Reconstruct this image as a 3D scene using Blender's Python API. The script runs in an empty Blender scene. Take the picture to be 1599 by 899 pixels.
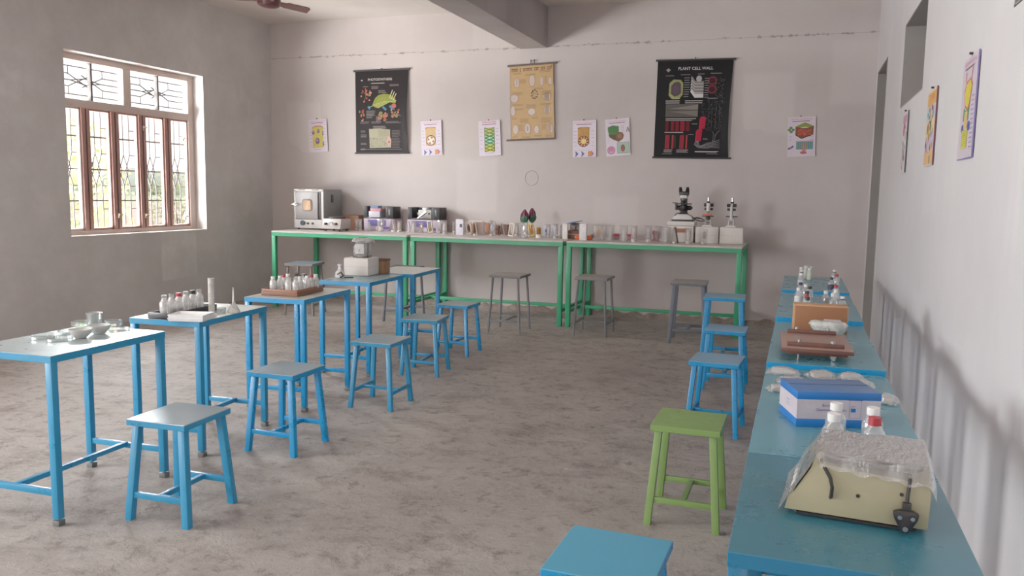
import bpy, bmesh, math, random
from mathutils import Vector, Matrix, Quaternion
random.seed(7)
PI = math.pi
SC = bpy.context.scene
COL = SC.collection

# ------------------------------------------------------------------ helpers
def lin(c):
    def f(v):
        v /= 255.0
        return v / 12.92 if v <= 0.04045 else ((v + 0.055) / 1.055) ** 2.4
    return tuple(f(v) for v in c)

class NT:
    """small node-graph writer"""
    def __init__(s, name):
        s.m = bpy.data.materials.new(name); s.m.use_nodes = True
        s.t = s.m.node_tree; s.t.nodes.clear()
        s.out = s.n('ShaderNodeOutputMaterial')
    def n(s, kind, **kw):
        nd = s.t.nodes.new(kind)
        for k, v in kw.items():
            if k in ('props',):
                for a, b in v.items(): setattr(nd, a, b)
            else:
                s.set(nd, k, v)
        return nd
    def set(s, nd, k, v):
        key = int(k[1:]) if k[0] == 'i' and k[1:].isdigit() else k.replace('_', ' ')
        sock = nd.inputs[key]
        if isinstance(v, bpy.types.NodeSocket): s.t.links.new(v, sock)
        elif isinstance(v, tuple) and len(v) == 3 and sock.type == 'RGBA': sock.default_value = (*v, 1)
        else: sock.default_value = v
    def noise(s, vec, scale, detail=4, rough=.55):
        return s.n('ShaderNodeTexNoise', Vector=vec, Scale=scale, Detail=detail, Roughness=rough).outputs['Fac']
    def mapr(s, v, a, b, c=0., d=1.):
        nd = s.n('ShaderNodeMapRange', i0=v, i1=a, i2=b, i3=c, i4=d)
        return nd.outputs[0]
    def math(s, op, a, b=0.):
        nd = s.n('ShaderNodeMath', i0=a, i1=b, props={'operation': op}); return nd.outputs[0]
    def mix(s, fac, a, b, blend='MIX'):
        nd = s.n('ShaderNodeMix', props={'data_type': 'RGBA', 'blend_type': blend})
        for i, v in ((0, fac), (6, a), (7, b)):
            sock = nd.inputs[i]
            if isinstance(v, bpy.types.NodeSocket): s.t.links.new(v, sock)
            elif isinstance(v, tuple): sock.default_value = (*v, 1)
            else: sock.default_value = v
        return nd.outputs[2]
    def coord(s, scale=None, which='Object'):
        c = s.n('ShaderNodeTexCoord').outputs[which]
        if scale:
            c = s.n('ShaderNodeMapping', Vector=c, Scale=scale).outputs[0]
        return c
    def bump(s, h, strength, dist=.01):
        return s.n('ShaderNodeBump', Height=h, Strength=strength, Distance=dist).outputs[0]
    def surf(s, sh): s.t.links.new(sh, s.out.inputs[0])
    def principled(s, **kw):
        nd = s.n('ShaderNodeBsdfPrincipled', **kw); s.surf(nd.outputs[0]); return nd

_mats = {}
def mat(name, rgb, rough=.5, metal=0., var=.06, bump=0., scale=20., spec=.5, coat=0.):
    if name in _mats: return _mats[name]
    t = NT(name); c = lin(rgb)
    co = t.coord()
    n = t.noise(co, scale, 3)
    lo = tuple(v * (1 - var * 2) for v in c); hi = tuple(min(1, v * (1 + var * 2)) for v in c)
    colr = t.mix(n, lo, hi)
    kw = dict(Base_Color=colr, Roughness=rough, Metallic=metal)
    kw['Specular_IOR_Level'] = spec
    if coat: kw['Coat_Weight'] = coat; kw['Coat_Roughness'] = .15
    if bump: kw['Normal'] = t.bump(t.noise(co, scale * 4, 4), bump, .003)
    t.principled(**kw)
    _mats[name] = t.m
    return t.m

def paint(name, rgb, chip, rough=.35, amount=.3, scale=9., worn=None, metal=0.):
    """brushed enamel paint with scuffs and chips of rust"""
    if name in _mats: return _mats[name]
    t = NT(name); co = t.coord()
    c = lin(rgb)
    a = t.noise(co, 5., 4); b = t.noise(co, scale, 6, .7); f = t.noise(co, 60., 3)
    base = t.mix(a, tuple(v * .88 for v in c), tuple(min(1, v * 1.1) for v in c))
    if worn: base = t.mix(t.mapr(b, .5, .75), base, lin(worn))
    k = t.mapr(t.math('ADD', b, t.math('MULTIPLY', f, .12)), .80 - amount * .35, .84 - amount * .35, 0., 1. if amount > 0 else 0.)
    colr = t.mix(k, base, lin(chip))
    r = t.mapr(b, .3, .8, rough - .08, rough + .15)
    t.principled(Base_Color=colr, Roughness=r, Metallic=metal, Normal=t.bump(t.noise(co, 30., 3), .05, .004))
    _mats[name] = t.m
    return t.m

def clear(name, tint=(235, 240, 240), haze=.2, gloss=.16, rough=.06, haze_rgb=(225, 222, 222), wrinkle=0.):
    """thin clear plastic or glass: light goes through, a little haze and a sheen"""
    if name in _mats: return _mats[name]
    t = NT(name)
    tr = t.n('ShaderNodeBsdfTransparent', Color=lin(tint)).outputs[0]
    co = t.coord()
    kw = {}
    if wrinkle:
        w = t.noise(t.coord((30, 14, 20)), 2.2, 5, .65)
        kw['Normal'] = t.bump(w, wrinkle, .02)
    di = t.n('ShaderNodeBsdfDiffuse', Color=lin(haze_rgb), **kw).outputs[0]
    gl = t.n('ShaderNodeBsdfGlossy', Color=(1., 1., 1.), Roughness=rough, **kw).outputs[0]
    hz = t.mapr(t.noise(co, 25., 3), .3, .7, haze * .6, haze * 1.3)
    m1 = t.n('ShaderNodeMixShader', Fac=hz); t.t.links.new(tr, m1.inputs[1]); t.t.links.new(di, m1.inputs[2])
    lw = t.n('ShaderNodeLayerWeight', Blend=.35)
    fr = t.mapr(lw.outputs['Facing'], 0., 1., gloss * .35, min(1, gloss * 3.2))
    m2 = t.n('ShaderNodeMixShader', Fac=fr); t.t.links.new(m1.outputs[0], m2.inputs[1]); t.t.links.new(gl, m2.inputs[2])
    t.surf(m2.outputs[0])
    _mats[name] = t.m
    return t.m

class MB:
    """collects shapes in one bmesh and links them as ONE mesh object"""
    def __init__(s): s.bm = bmesh.new()
    def _add(s, pts, faces, mi=0, M=None):
        vs = [s.bm.verts.new((M @ Vector(p)) if M else Vector(p)) for p in pts]
        fs = []
        for f in faces:
            try:
                fc = s.bm.faces.new([vs[i] for i in f]); fc.material_index = mi; fs.append(fc)
            except ValueError: pass
        return vs, fs
    def box(s, c, d, rz=0., bev=0., mi=0, M=None, taper=1.):
        x, y, z = (v / 2 for v in d)
        pts = [(-x, -y, -z), (x, -y, -z), (x, y, -z), (-x, y, -z)] + [(a * taper, b * taper, z) for a, b in ((-x, -y), (x, -y), (x, y), (-x, y))]
        T = Matrix.Translation(c) @ Matrix.Rotation(rz, 4, 'Z')
        if M: T = M @ T
        vs, fs = s._add(pts, [(3, 2, 1, 0), (4, 5, 6, 7), (0, 1, 5, 4), (1, 2, 6, 5), (2, 3, 7, 6), (3, 0, 4, 7)], mi, T)
        if bev:
            es = list({e for f in fs for e in f.edges})
            r = bmesh.ops.bevel(s.bm, geom=es, offset=bev, segments=2, affect='EDGES', profile=.5)
            for f in r['faces']: f.material_index = mi
        return s
    def bar(s, p0, p1, w, h=None, mi=0, up=(0, 0, 1), bev=0.):
        h = h or w
        p0, p1 = Vector(p0), Vector(p1); d = (p1 - p0); L = d.length; d.normalize()
        up = Vector(up)
        if abs(d.dot(up)) > .95: up = Vector((0, 1, 0))
        sx = d.cross(up).normalized(); uz = sx.cross(d).normalized()
        M = Matrix((( sx.x, d.x, uz.x, (p0.x + p1.x) / 2), (sx.y, d.y, uz.y, (p0.y + p1.y) / 2), (sx.z, d.z, uz.z, (p0.z + p1.z) / 2), (0, 0, 0, 1)))
        return s.box((0, 0, 0), (w, L, h), mi=mi, M=M, bev=bev)
    def tube(s, p0, p1, r0, r1=None, n=14, mi=0, caps=True):
        r1 = r0 if r1 is None else r1
        return s.sweep([p0, p1], [r0, r1], n, mi, caps)
    def sweep(s, pts, r, n=10, mi=0, caps=True):
        pts = [Vector(p) for p in pts]
        rs = r if isinstance(r, (list, tuple)) else [r] * len(pts)
        rings = []; ref = None
        for i, p in enumerate(pts):
            d = (pts[min(i + 1, len(pts) - 1)] - pts[max(i - 1, 0)]).normalized()
            if ref is None:
                ref = Vector((1, 0, 0)) if abs(d.x) < .8 else Vector((0, 1, 0))
            a = (ref - d * ref.dot(d)).normalized(); ref = a; b = d.cross(a)
            rings.append([s.bm.verts.new(p + (a * math.cos(2 * PI * k / n) + b * math.sin(2 * PI * k / n)) * max(rs[i], 1e-5)) for k in range(n)])
        for A, B in zip(rings, rings[1:]):
            for k in range(n):
                f = s.bm.faces.new((A[k], A[(k + 1) % n], B[(k + 1) % n], B[k])); f.material_index = mi
        if caps:
            for R, rev in ((rings[0], True), (rings[-1], False)):
                f = s.bm.faces.new(R[::-1] if rev else R); f.material_index = mi
        return s
    def lathe(s, prof, c=(0, 0, 0), n=24, mi=0, sx=1., sy=1., M=None):
        rings = []
        c = Vector(c)
        for r, z in prof:
            ring = []
            for k in range(n):
                a = 2 * PI * k / n
                p = Vector((r * sx * math.cos(a), r * sy * math.sin(a), z))
                if M: p = M @ p
                ring.append(s.bm.verts.new(p + c))
            rings.append(ring)
        for A, B in zip(rings, rings[1:]):
            for k in range(n):
                f = s.bm.faces.new((A[k], A[(k + 1) % n], B[(k + 1) % n], B[k])); f.material_index = mi
        if prof[0][0] > 1e-4: s.bm.faces.new(rings[0][::-1]).material_index = mi
        if prof[-1][0] > 1e-4 and abs(prof[-1][1] - prof[0][1]) + abs(prof[-1][0] - prof[0][0]) > 1e-6:
            s.bm.faces.new(rings[-1]).material_index = mi
        return s
    def shell(s, prof, c=(0, 0, 0), n=24, mi=0, sx=1., sy=1.):
        """open lathe with no caps"""
        rings = []; c = Vector(c)
        for r, z in prof:
            rings.append([s.bm.verts.new(c + Vector((r * sx * math.cos(2 * PI * k / n), r * sy * math.sin(2 * PI * k / n), z))) for k in range(n)])
        for A, B in zip(rings, rings[1:]):
            for k in range(n):
                f = s.bm.faces.new((A[k], A[(k + 1) % n], B[(k + 1) % n], B[k])); f.material_index = mi
        return s
    def prism(s, poly, y0, y1, mi=0, M=None, bev=0.):
        """(x,z) outline extruded along y"""
        n = len(poly)
        pts = [(x, y0, z) for x, z in poly] + [(x, y1, z) for x, z in poly]
        faces = [tuple(range(n)), tuple(range(2 * n - 1, n - 1, -1))] + [(i, i + n, (i + 1) % n + n, (i + 1) % n) for i in range(n)]
        vs, fs = s._add(pts, faces, mi, M)
        if bev:
            es = list({e for f in fs for e in f.edges})
            r = bmesh.ops.bevel(s.bm, geom=es, offset=bev, segments=2, affect='EDGES', profile=.5)
            for f in r['faces']: f.material_index = mi
        return s
    def ball(s, c, r, mi=0, n=14, sx=1, sy=1, sz=1):
        prof = [(r * math.sin(PI * i / 8), -r * sz * math.cos(PI * i / 8)) for i in range(9)]
        prof[0] = (1e-5, prof[0][1]); prof[-1] = (1e-5, prof[-1][1])
        return s.lathe(prof, c, n, mi, sx, sy)
    def grid(s, fn, nu, nv, mi=0):
        V = [[s.bm.verts.new(Vector(fn(i / nu, j / nv))) for j in range(nv + 1)] for i in range(nu + 1)]
        for i in range(nu):
            for j in range(nv):
                f = s.bm.faces.new((V[i][j], V[i + 1][j], V[i + 1][j + 1], V[i][j + 1])); f.material_index = mi
        return s
    def build(s, name, mats, parent=None, smooth=True, normals=True):
        if normals: bmesh.ops.recalc_face_normals(s.bm, faces=s.bm.faces[:])
        me = bpy.data.meshes.new(name); s.bm.to_mesh(me); s.bm.free()
        for m in (mats if isinstance(mats, (list, tuple)) else [mats]): me.materials.append(m)
        if smooth:
            me.shade_smooth(); me.set_sharp_from_angle(angle=math.radians(38))
        o = bpy.data.objects.new(name, me); COL.objects.link(o)
        if parent: o.parent = parent
        return o

def thing(name, label, cat, loc=(0, 0, 0), rz=0., group=None):
    o = bpy.data.objects.new(name, None); COL.objects.link(o)
    o.empty_display_size = .05
    o.location = loc; o.rotation_euler = (0, 0, rz)
    o['label'] = label; o['category'] = cat
    if group: o['group'] = group
    return o
def tag(o, label, cat, group=None, loc=None, rz=0.):
    o['label'] = label; o['category'] = cat
    if group: o['group'] = group
    if loc: o.location = loc; o.rotation_euler = (0, 0, rz)
    return o
def struct(o):
    o['kind'] = 'structure'; return o
def dup(root, loc, rz, label, group=None):
    r = root.copy(); COL.objects.link(r); r.location = loc; r.rotation_euler = (0, 0, rz); r['label'] = label
    if group: r['group'] = group
    for ch in list(root.children):
        c = ch.copy(); COL.objects.link(c); c.parent = r
        for g in list(ch.children):
            d = g.copy(); COL.objects.link(d); d.parent = c
    return r

# ------------------------------------------------------------------ camera
H = 1.4658
yaw, pitch, roll = .33310, -.1151, .0155
F = Vector((-math.sin(yaw) * math.cos(pitch), math.cos(yaw) * math.cos(pitch), math.sin(pitch)))
Rv = Vector((math.cos(yaw), math.sin(yaw), 0)); Uv = Rv.cross(F)
R2 = math.cos(roll) * Rv + math.sin(roll) * Uv; U2 = -math.sin(roll) * Rv + math.cos(roll) * Uv
cam = bpy.data.cameras.new('camera'); co = bpy.data.objects.new('camera', cam); COL.objects.link(co)
cam.sensor_width = 36; cam.sensor_fit = 'HORIZONTAL'; cam.lens = 1289.76 / 1599 * 36
cam.clip_start = .05; cam.clip_end = 400
co.matrix_world = Matrix(((R2.x, U2.x, -F.x, 0), (R2.y, U2.y, -F.y, 0), (R2.z, U2.z, -F.z, H), (0, 0, 0, 1)))
SC.camera = co

# ------------------------------------------------------------------ room
XL, XR, D, ZC, Y0 = -6.883, .69, 9.733, 3.67, -4.6

def plaster(name, base, patch, dark, streak=.0, streak_rgb=None, crack=False, patch_amt=.5, blot=.5):
    t = NT(name); co = t.coord()
    n1 = t.noise(co, .7, 5, .6); n2 = t.noise(co, 3.2, 6, .65); n3 = t.noise(co, 45., 4, .6)
    c = t.mix(t.mapr(n1, .35, .68), lin(dark), lin(base))
    v = t.n('ShaderNodeTexVoronoi', Vector=t.n('ShaderNodeMapping', Vector=co, Scale=(1., 1., .8)).outputs[0], Scale=1.15, Randomness=.8, props={'distance': 'CHEBYCHEV'})
    pv = t.n('ShaderNodeSeparateColor', i0=v.outputs['Color']).outputs[0]
    dd = t.mapr(t.math('ADD', v.outputs['Distance'], t.math('MULTIPLY', n2, .12)), .34, .40, 1., 0.)
    pm = t.math('MULTIPLY', t.mapr(pv, .62, .66), dd)
    c = t.mix(t.math('MULTIPLY', pm, patch_amt), c, lin(patch))
    pm2 = t.math('MULTIPLY', t.mapr(pv, .2, .17), dd)
    c = t.mix(t.math('MULTIPLY', pm2, .25 * patch_amt), c, lin(dark))
    c = t.mix(t.math('MULTIPLY', t.mapr(n2, .45, .75), blot * .5), c, lin(patch))
    if streak:
        s = t.noise(t.coord((5., 5., .22)), 2.6, 5, .6)
        c = t.mix(t.math('MULTIPLY', t.mapr(s, .35, .7), streak), c, lin(streak_rgb or patch))
    c = t.mix(t.mapr(n3, .3, .8, 0., .12), c, lin(dark))
    if crack:
        sep = t.n('ShaderNodeSeparateXYZ', Vector=co)
        wig = t.noise(t.coord((1.2, 0., 0.)), 2.5, 5, .7)
        zz = t.math('ABSOLUTE', t.math('SUBTRACT', sep.outputs[2], t.math('ADD', 3.197, t.math('MULTIPLY', wig, .022))))
        gate = t.mapr(t.noise(t.coord((3.2, 0., 3.)), 2.2, 5, .75), .49, .55)
        wdt = t.mapr(t.noise(t.coord((7., 0., 7.)), 2.0, 4, .7), .4, .75, .001, .03)
        lm = t.math('MULTIPLY', t.math('LESS_THAN', zz, wdt), gate)
        c = t.mix(t.math('MULTIPLY', lm, .85), c, lin((60, 52, 46)))
        hair = t.math('LESS_THAN', zz, .0035)
        c = t.mix(t.math('MULTIPLY', hair, .45), c, lin((95, 85, 78)))
        # bright skim coat along the band
        band = t.mapr(t.math('ABSOLUTE', t.math('SUBTRACT', sep.outputs[2], 3.12)), .05, .3, .35, 0.)
        c = t.mix(band, c, lin(patch))
    bp = t.bump(t.math('ADD', t.math('MULTIPLY', n2, .6), t.math('MULTIPLY', n3, .25)), .25, .012)
    t.principled(Base_Color=c, Roughness=.88, Normal=bp)
    return t.m

M_back = plaster('plaster_back', (202, 193, 190), (214, 206, 203), (186, 176, 173), .35, (196, 187, 186), True, .5, .35)
M_left = plaster('plaster_left', (204, 200, 198), (236, 233, 231), (180, 175, 172), .0, None, False, .95, .45)
M_right = plaster('plaster_right', (226, 223, 224), (233, 231, 233), (208, 205, 207), .6, (214, 212, 217), False, .25, .3)
M_ceil = plaster('plaster_ceiling', (218, 210, 203), (226, 219, 212), (204, 196, 190), .0, None, False, .3, .3)
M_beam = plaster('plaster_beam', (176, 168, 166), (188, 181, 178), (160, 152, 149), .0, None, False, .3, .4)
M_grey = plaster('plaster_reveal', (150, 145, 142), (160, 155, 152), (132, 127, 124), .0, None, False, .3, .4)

def wall(name, axis, a, thick, u0, u1, z0, z1, holes, m):
    """slab with rectangular holes; axis x: plane x=a, u is y; thick is signed outwards"""
    us = sorted({u0, u1, *[h[0] for h in holes], *[h[1] for h in holes]})
    zs = sorted({z0, z1, *[h[2] for h in holes], *[h[3] for h in holes]})
    mb = MB()
    def P(u, z, k):
        w = a + thick * k
        return (w, u, z) if axis == 'x' else (u, w, z)
    def solid(i, j):
        if i < 0 or j < 0 or i >= len(us) - 1 or j >= len(zs) - 1: return False
        uc, zc = (us[i] + us[i + 1]) / 2, (zs[j] + zs[j + 1]) / 2
        return not any(h[0] < uc < h[1] and h[2] < zc < h[3] for h in holes)
    for i in range(len(us) - 1):
        for j in range(len(zs) - 1):
            if not solid(i, j): continue
            q = ((us[i], zs[j]), (us[i + 1], zs[j]), (us[i + 1], zs[j + 1]), (us[i], zs[j + 1]))
            for k in (0, 1): mb._add([P(u, z, k) for u, z in q], [(0, 1, 2, 3)])
            for (e, di, dj) in (((0, 1), 0, -1), ((1, 2), 1, 0), ((2, 3), 0, 1), ((3, 0), -1, 0)):
                if not solid(i + di, j + dj):
                    (ua, za), (ub, zb) = q[e[0]], q[e[1]]
                    mb._add([P(ua, za, 0), P(ub, zb, 0), P(ub, zb, 1), P(ua, za, 1)], [(0, 1, 2, 3)])
    bmesh.ops.remove_doubles(mb.bm, verts=mb.bm.verts[:], dist=1e-4)
    return struct(mb.build(name, m, smooth=False))

WY0, WY1, WZ0, WZ1 = 6.372, 8.38, .95, 2.797
left_holes = [(WY0, WY1, WZ0, WZ1), (-.2, 1.8, WZ0, WZ1), (-3.2, -1.2, WZ0, WZ1)]
wall('wall_left', 'x', XL, -.30, Y0, D + .25, -.02, ZC + .15, left_holes, M_left)
wall('wall_back', 'y', D, .25, XL - .3, 3.2, -.02, ZC + .15, [], M_back)
wall('wall_right', 'x', XR, .24, Y0, D + .25, -.02, ZC + .15, [(8.5, 9.5, -.02, 2.76), (5.9, 7.15, 2.155, 2.785), (2.25, 3.5, 2.16, 2.785), (-3.2, -1.8, -.02, 2.4)], M_right)  # last hole is an unseen doorway added for the side fill lamp
wall('wall_front', 'y', Y0, -.25, XL - .3, 3.2, -.02, ZC + .15, [(-5.6, -4.4, 0., 2.4)], M_back)
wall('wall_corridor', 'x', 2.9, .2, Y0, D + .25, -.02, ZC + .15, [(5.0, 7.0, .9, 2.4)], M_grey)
mb = MB(); mb.box(((XL + 3.2) / 2 - .15, (Y0 + D) / 2, ZC + .16), (3.2 - XL + .5, D - Y0 + .6, .32))
struct(mb.build('ceiling', M_ceil, smooth=False))
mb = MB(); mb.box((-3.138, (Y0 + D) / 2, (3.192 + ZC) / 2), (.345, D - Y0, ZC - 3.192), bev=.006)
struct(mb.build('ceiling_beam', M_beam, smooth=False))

# rough screed floor
t = NT('floor_screed'); c0 = t.coord()
a = t.noise(c0, .5, 5, .6); b = t.noise(c0, 1.9, 8, .7)
wv = t.n('ShaderNodeVectorMath', i0=c0, i1=t.n('ShaderNodeVectorMath', i0=t.n('ShaderNodeTexNoise', Vector=c0, Scale=2.2, Detail=6).outputs['Color'], i1=(.22, .22, .22), props={'operation': 'MULTIPLY'}).outputs[0], props={'operation': 'ADD'}).outputs[0]
e = t.noise(t.n('ShaderNodeMapping', Vector=wv, Scale=(1.1, 1.7, 1.)).outputs[0], 2.4, 8, .72); g = t.noise(c0, 60., 4, .7); m = t.noise(wv, 10., 9, .78)
cf = t.mix(t.mapr(a, .36, .66), lin((170, 159, 150)), lin((196, 186, 177)))
cf = t.mix(t.mapr(b, .44, .7, 0., .8), cf, lin((204, 194, 184)))
cf = t.mix(t.mapr(e, .50, .62, 0., .7), cf, lin((148, 134, 124)))
cf = t.mix(t.mapr(m, .52, .66, 0., .8), cf, lin((112, 98, 88)))
cf = t.mix(t.mapr(m, .44, .34, 0., .4), cf, lin((212, 203, 194)))
cf = t.mix(t.mapr(g, .60, .76, 0., .4), cf, lin((110, 98, 88)))
vo = t.n('ShaderNodeTexVoronoi', Vector=c0, Scale=9.)
sp = t.math('MULTIPLY', t.math('LESS_THAN', vo.outputs['Distance'], .07), t.math('GREATER_THAN', t.n('ShaderNodeSeparateColor', i0=vo.outputs['Color']).outputs[0], .95))
cf = t.mix(sp, cf, lin((220, 212, 204)))
hgt = t.math('ADD', t.math('ADD', t.math('MULTIPLY', b, .8), t.math('MULTIPLY', e, .9)), t.math('ADD', t.math('MULTIPLY', g, .07), t.math('MULTIPLY', m, .95)))
t.principled(Base_Color=cf, Roughness=t.mapr(b, .3, .7, .55, .85), Normal=t.bump(hgt, 1., .05))
M_floor = t.m
mb = MB(); mb.box(((XL + 3.2) / 2 - .15, (Y0 + D) / 2, -.15), (3.2 - XL + .6, D - Y0 + .6, .3))
struct(mb.build('floor', M_floor, smooth=False))

# raw dark strip of broken mortar along the foot of the back wall
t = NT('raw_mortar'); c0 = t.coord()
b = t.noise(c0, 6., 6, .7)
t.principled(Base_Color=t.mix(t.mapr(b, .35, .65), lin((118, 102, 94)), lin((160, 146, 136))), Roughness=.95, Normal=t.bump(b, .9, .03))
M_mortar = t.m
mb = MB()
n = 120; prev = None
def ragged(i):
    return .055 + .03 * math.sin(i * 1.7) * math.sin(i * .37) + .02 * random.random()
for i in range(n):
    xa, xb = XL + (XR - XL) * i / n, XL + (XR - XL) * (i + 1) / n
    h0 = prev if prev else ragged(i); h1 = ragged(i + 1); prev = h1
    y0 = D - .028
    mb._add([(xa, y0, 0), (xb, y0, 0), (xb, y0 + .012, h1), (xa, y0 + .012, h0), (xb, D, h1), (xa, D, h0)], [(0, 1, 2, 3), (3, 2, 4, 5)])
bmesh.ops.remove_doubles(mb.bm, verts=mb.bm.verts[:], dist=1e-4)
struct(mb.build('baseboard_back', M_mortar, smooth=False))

# right-hand door opening: plain cement lining with a threshold
mb = MB()
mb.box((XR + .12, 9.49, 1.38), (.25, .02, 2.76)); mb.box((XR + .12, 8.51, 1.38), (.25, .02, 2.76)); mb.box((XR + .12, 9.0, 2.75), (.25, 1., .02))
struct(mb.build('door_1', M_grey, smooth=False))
# the two high openings are bricked-up niches, plastered grey
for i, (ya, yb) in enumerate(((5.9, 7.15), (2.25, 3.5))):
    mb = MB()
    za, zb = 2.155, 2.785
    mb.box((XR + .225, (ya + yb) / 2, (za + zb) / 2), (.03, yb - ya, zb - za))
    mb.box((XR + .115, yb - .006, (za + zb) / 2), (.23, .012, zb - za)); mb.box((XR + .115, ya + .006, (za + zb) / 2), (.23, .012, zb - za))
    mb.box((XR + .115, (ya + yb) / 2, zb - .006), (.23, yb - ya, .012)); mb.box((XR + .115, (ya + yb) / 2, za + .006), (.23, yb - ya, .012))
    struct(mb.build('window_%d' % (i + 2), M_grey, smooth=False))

# ------------------------------------------------------------------ window
M_wood = paint('window_wood', (164, 118, 108), (196, 174, 166), .45, .2, 7., (180, 142, 132))  # wood tone lightened, window glare is put into the colour
M_winpale = paint('window_glare_pale', (196, 176, 166), (150, 110, 96), .5, .2, 6.)  # pale pinkish tone paints the glare on the frame
M_iron = mat('grille_iron', (62, 56, 54), .6, .3)
M_brass = mat('latch_metal', (196, 178, 150), .35, .7)
M_pane = clear('window_glass', (248, 248, 248), .05, .06, .02)
win = struct(bpy.data.objects.new('window_1', None)); COL.objects.link(win); win.location = (-7.07, WY0, WZ0)
W, HH = WY1 - WY0, WZ1 - WZ0
def wbox(mb, y0, y1, z0, z1, dx=.07, x=0., bev=.004): mb.box((x, (y0 + y1) / 2, (z0 + z1) / 2), (dx, y1 - y0, z1 - z0), bev=bev)
mb = MB()
wbox(mb, 0, .07, 0, HH); wbox(mb, W - .095, W, 0, HH); wbox(mb, .07, W - .095, HH - .065, HH); wbox(mb, .07, W - .095, 0, .05)
mb.build('frame', M_winpale, win)
ZT0, ZT1 = 1.315, 1.395
mb = MB(); wbox(mb, .07, W - .095, ZT0, ZT1, .075); mb.build('transom', M_winpale, win)
mull = [.38, .77, 1.165, 1.563]
for y in mull:
    mb = MB(); wbox(mb, y - .052, y + .052, .05, ZT0, .075); mo = mb.build('mullion', M_wood, win)
    mb = MB(); wbox(mb, y - .006, y + .006, .06, ZT0 - .01, .004, .041, 0); mb.build('sash_joint', mat('sash_shadow', (70, 44, 38), .8), mo)
mb = MB(); wbox(mb, .96 - .055, .96 + .055, ZT1, HH - .065, .075); mb.build('mullion', M_winpale, win)
for y in (.49, 1.44):
    mb = MB(); wbox(mb, y - .012, y + .012, ZT1, HH - .065, .05); mb.build('glazing_bar', M_iron, win)
edges = [.07] + [v for y in mull for v in (y - .052, y + .052)] + [W - .095]
for k in range(5):
    y0, y1 = edges[2 * k], edges[2 * k + 1]
    mb = MB()
    for ya, yb, za, zb in ((y0, y0 + .02, .05, ZT0), (y1 - .02, y1, .05, ZT0), (y0, y1, .05, .075), (y0, y1, ZT0 - .02, ZT0)):
        wbox(mb, ya, yb, za, zb, .04, .0, .002)
    sash = mb.build('sash', M_wood if 0 < k else M_winpale, win)
    mb = MB(); mb._add([(0, y0 + .01, .06), (0, y1 - .01, .06), (0, y1 - .01, ZT0 - .01), (0, y0 + .01, ZT0 - .01)], [(0, 1, 2, 3)])
    mb.build('pane', M_pane, sash, smooth=False)
for y0, y1 in ((.07, .49), (.49, .905), (1.015, 1.44), (1.44, W - .095)):
    mb = MB(); mb._add([(0, y0, ZT1), (0, y1, ZT1), (0, y1, HH - .06), (0, y0, HH - .06)], [(0, 1, 2, 3)])
    mb.build('pane', M_pane, win, smooth=False)
# iron grille outside the panes
mb = MB(); gx = -.06
def rod(y0, z0, y1, z1, w=.013): mb.bar((gx, y0, z0), (gx, y1, z1), w, w, up=(1, 0, 0))
zb0, zb1, zh = .05, ZT0, (.36, .69, 1.03)
for z in zh: rod(.05, z, W - .07, z, .016)
for k in range(5):
    y0, y1 = edges[2 * k] - .0, edges[2 * k + 1]; w = y1 - y0
    q = [y0 + w * f for f in (.2, .5, .8)]
    zA, zB = zh[1] + .17, zh[1] - .17
    for y in q: rod(y, zA, y, zb1, .0105); rod(y, zb0, y, zB, .0105)
    q0, q1, q2 = q
    for zt, zm in ((zA, zh[1]), (zB, zh[1])):
        rod(q0, zt, (q0 + q1) / 2 + w * .06, zm, .0105); rod(q1, zt, q0 + w * .08, zm, .0105)
        rod(q2, zt, (q1 + q2) / 2 - w * .06, zm, .0105); rod(q1, zt, q2 - w * .08, zm, .0105)
        rod(y0 - .02, zt, q0, zt, .0105); rod(q2, zt, y1 + .02, zt, .0105)
    rod(y0 - .02, 1.12, q0, 1.12, .0105); rod(q2, 1.13, y1 + .02, 1.13, .0105)
    rod(y0 - .02, .27, q0, .27, .0105); rod(q2, .27, y1 + .02, .27, .0105)
for ya, yb in ((.05, .93), (1.0, W - .07)):
    yc = (ya + yb) / 2; za, zc_ = ZT1, HH - .06; hh = zc_ - za
    g4 = [za + hh * f for f in (.14, .34, .5, .66, .86)]
    d = .19
    for s in (-1, 1):
        e = yc + s * (yb - ya) / 2
        for i, z in enumerate(g4):
            if i == 2:
                rod(e, z, yc + s * d, z, .0105)
            else:
                rod(e, z, yc + s * (d + .03) if i in (1, 3) else yc, z, .0105)
        rod(yc + s * d, g4[2], yc - s * .0, g4[1] + .03, .0105); rod(yc + s * d, g4[2], yc, g4[3] - .03, .0105)
        rod(yc + s * (d + .03), g4[1], yc - s * .05, g4[3], .0105); rod(yc + s * (d + .03), g4[3], yc - s * .05, g4[1], .0105)
        rod(yc + s * (d + .03), g4[0], yc + s * (d + .03), g4[1], .0105); rod(yc + s * (d + .03), g4[3], yc + s * (d + .03), g4[4], .0105)
mb.build('grille', M_iron, win)
for y, z in ((.77, .2), (1.165, .19), (1.175, 1.17), (1.80, .16), (1.80, 1.09)):
    mb = MB(); mb.box((.045, y, z), (.02, .025, .055), bev=.003); mb.box((.06, y + .012, z + .01), (.012, .045, .014), bev=.002)
    mb.build('latch', M_brass, win)
mb = MB(); mb.box((XL - .10, (WY0 + WY1) / 2, WZ0 + .004), (.20, W - .01, .0105))
struct(mb.build('window_sill', plaster('sill_plaster', (226, 220, 212), (235, 230, 224), (205, 198, 190)), smooth=False))

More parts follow.
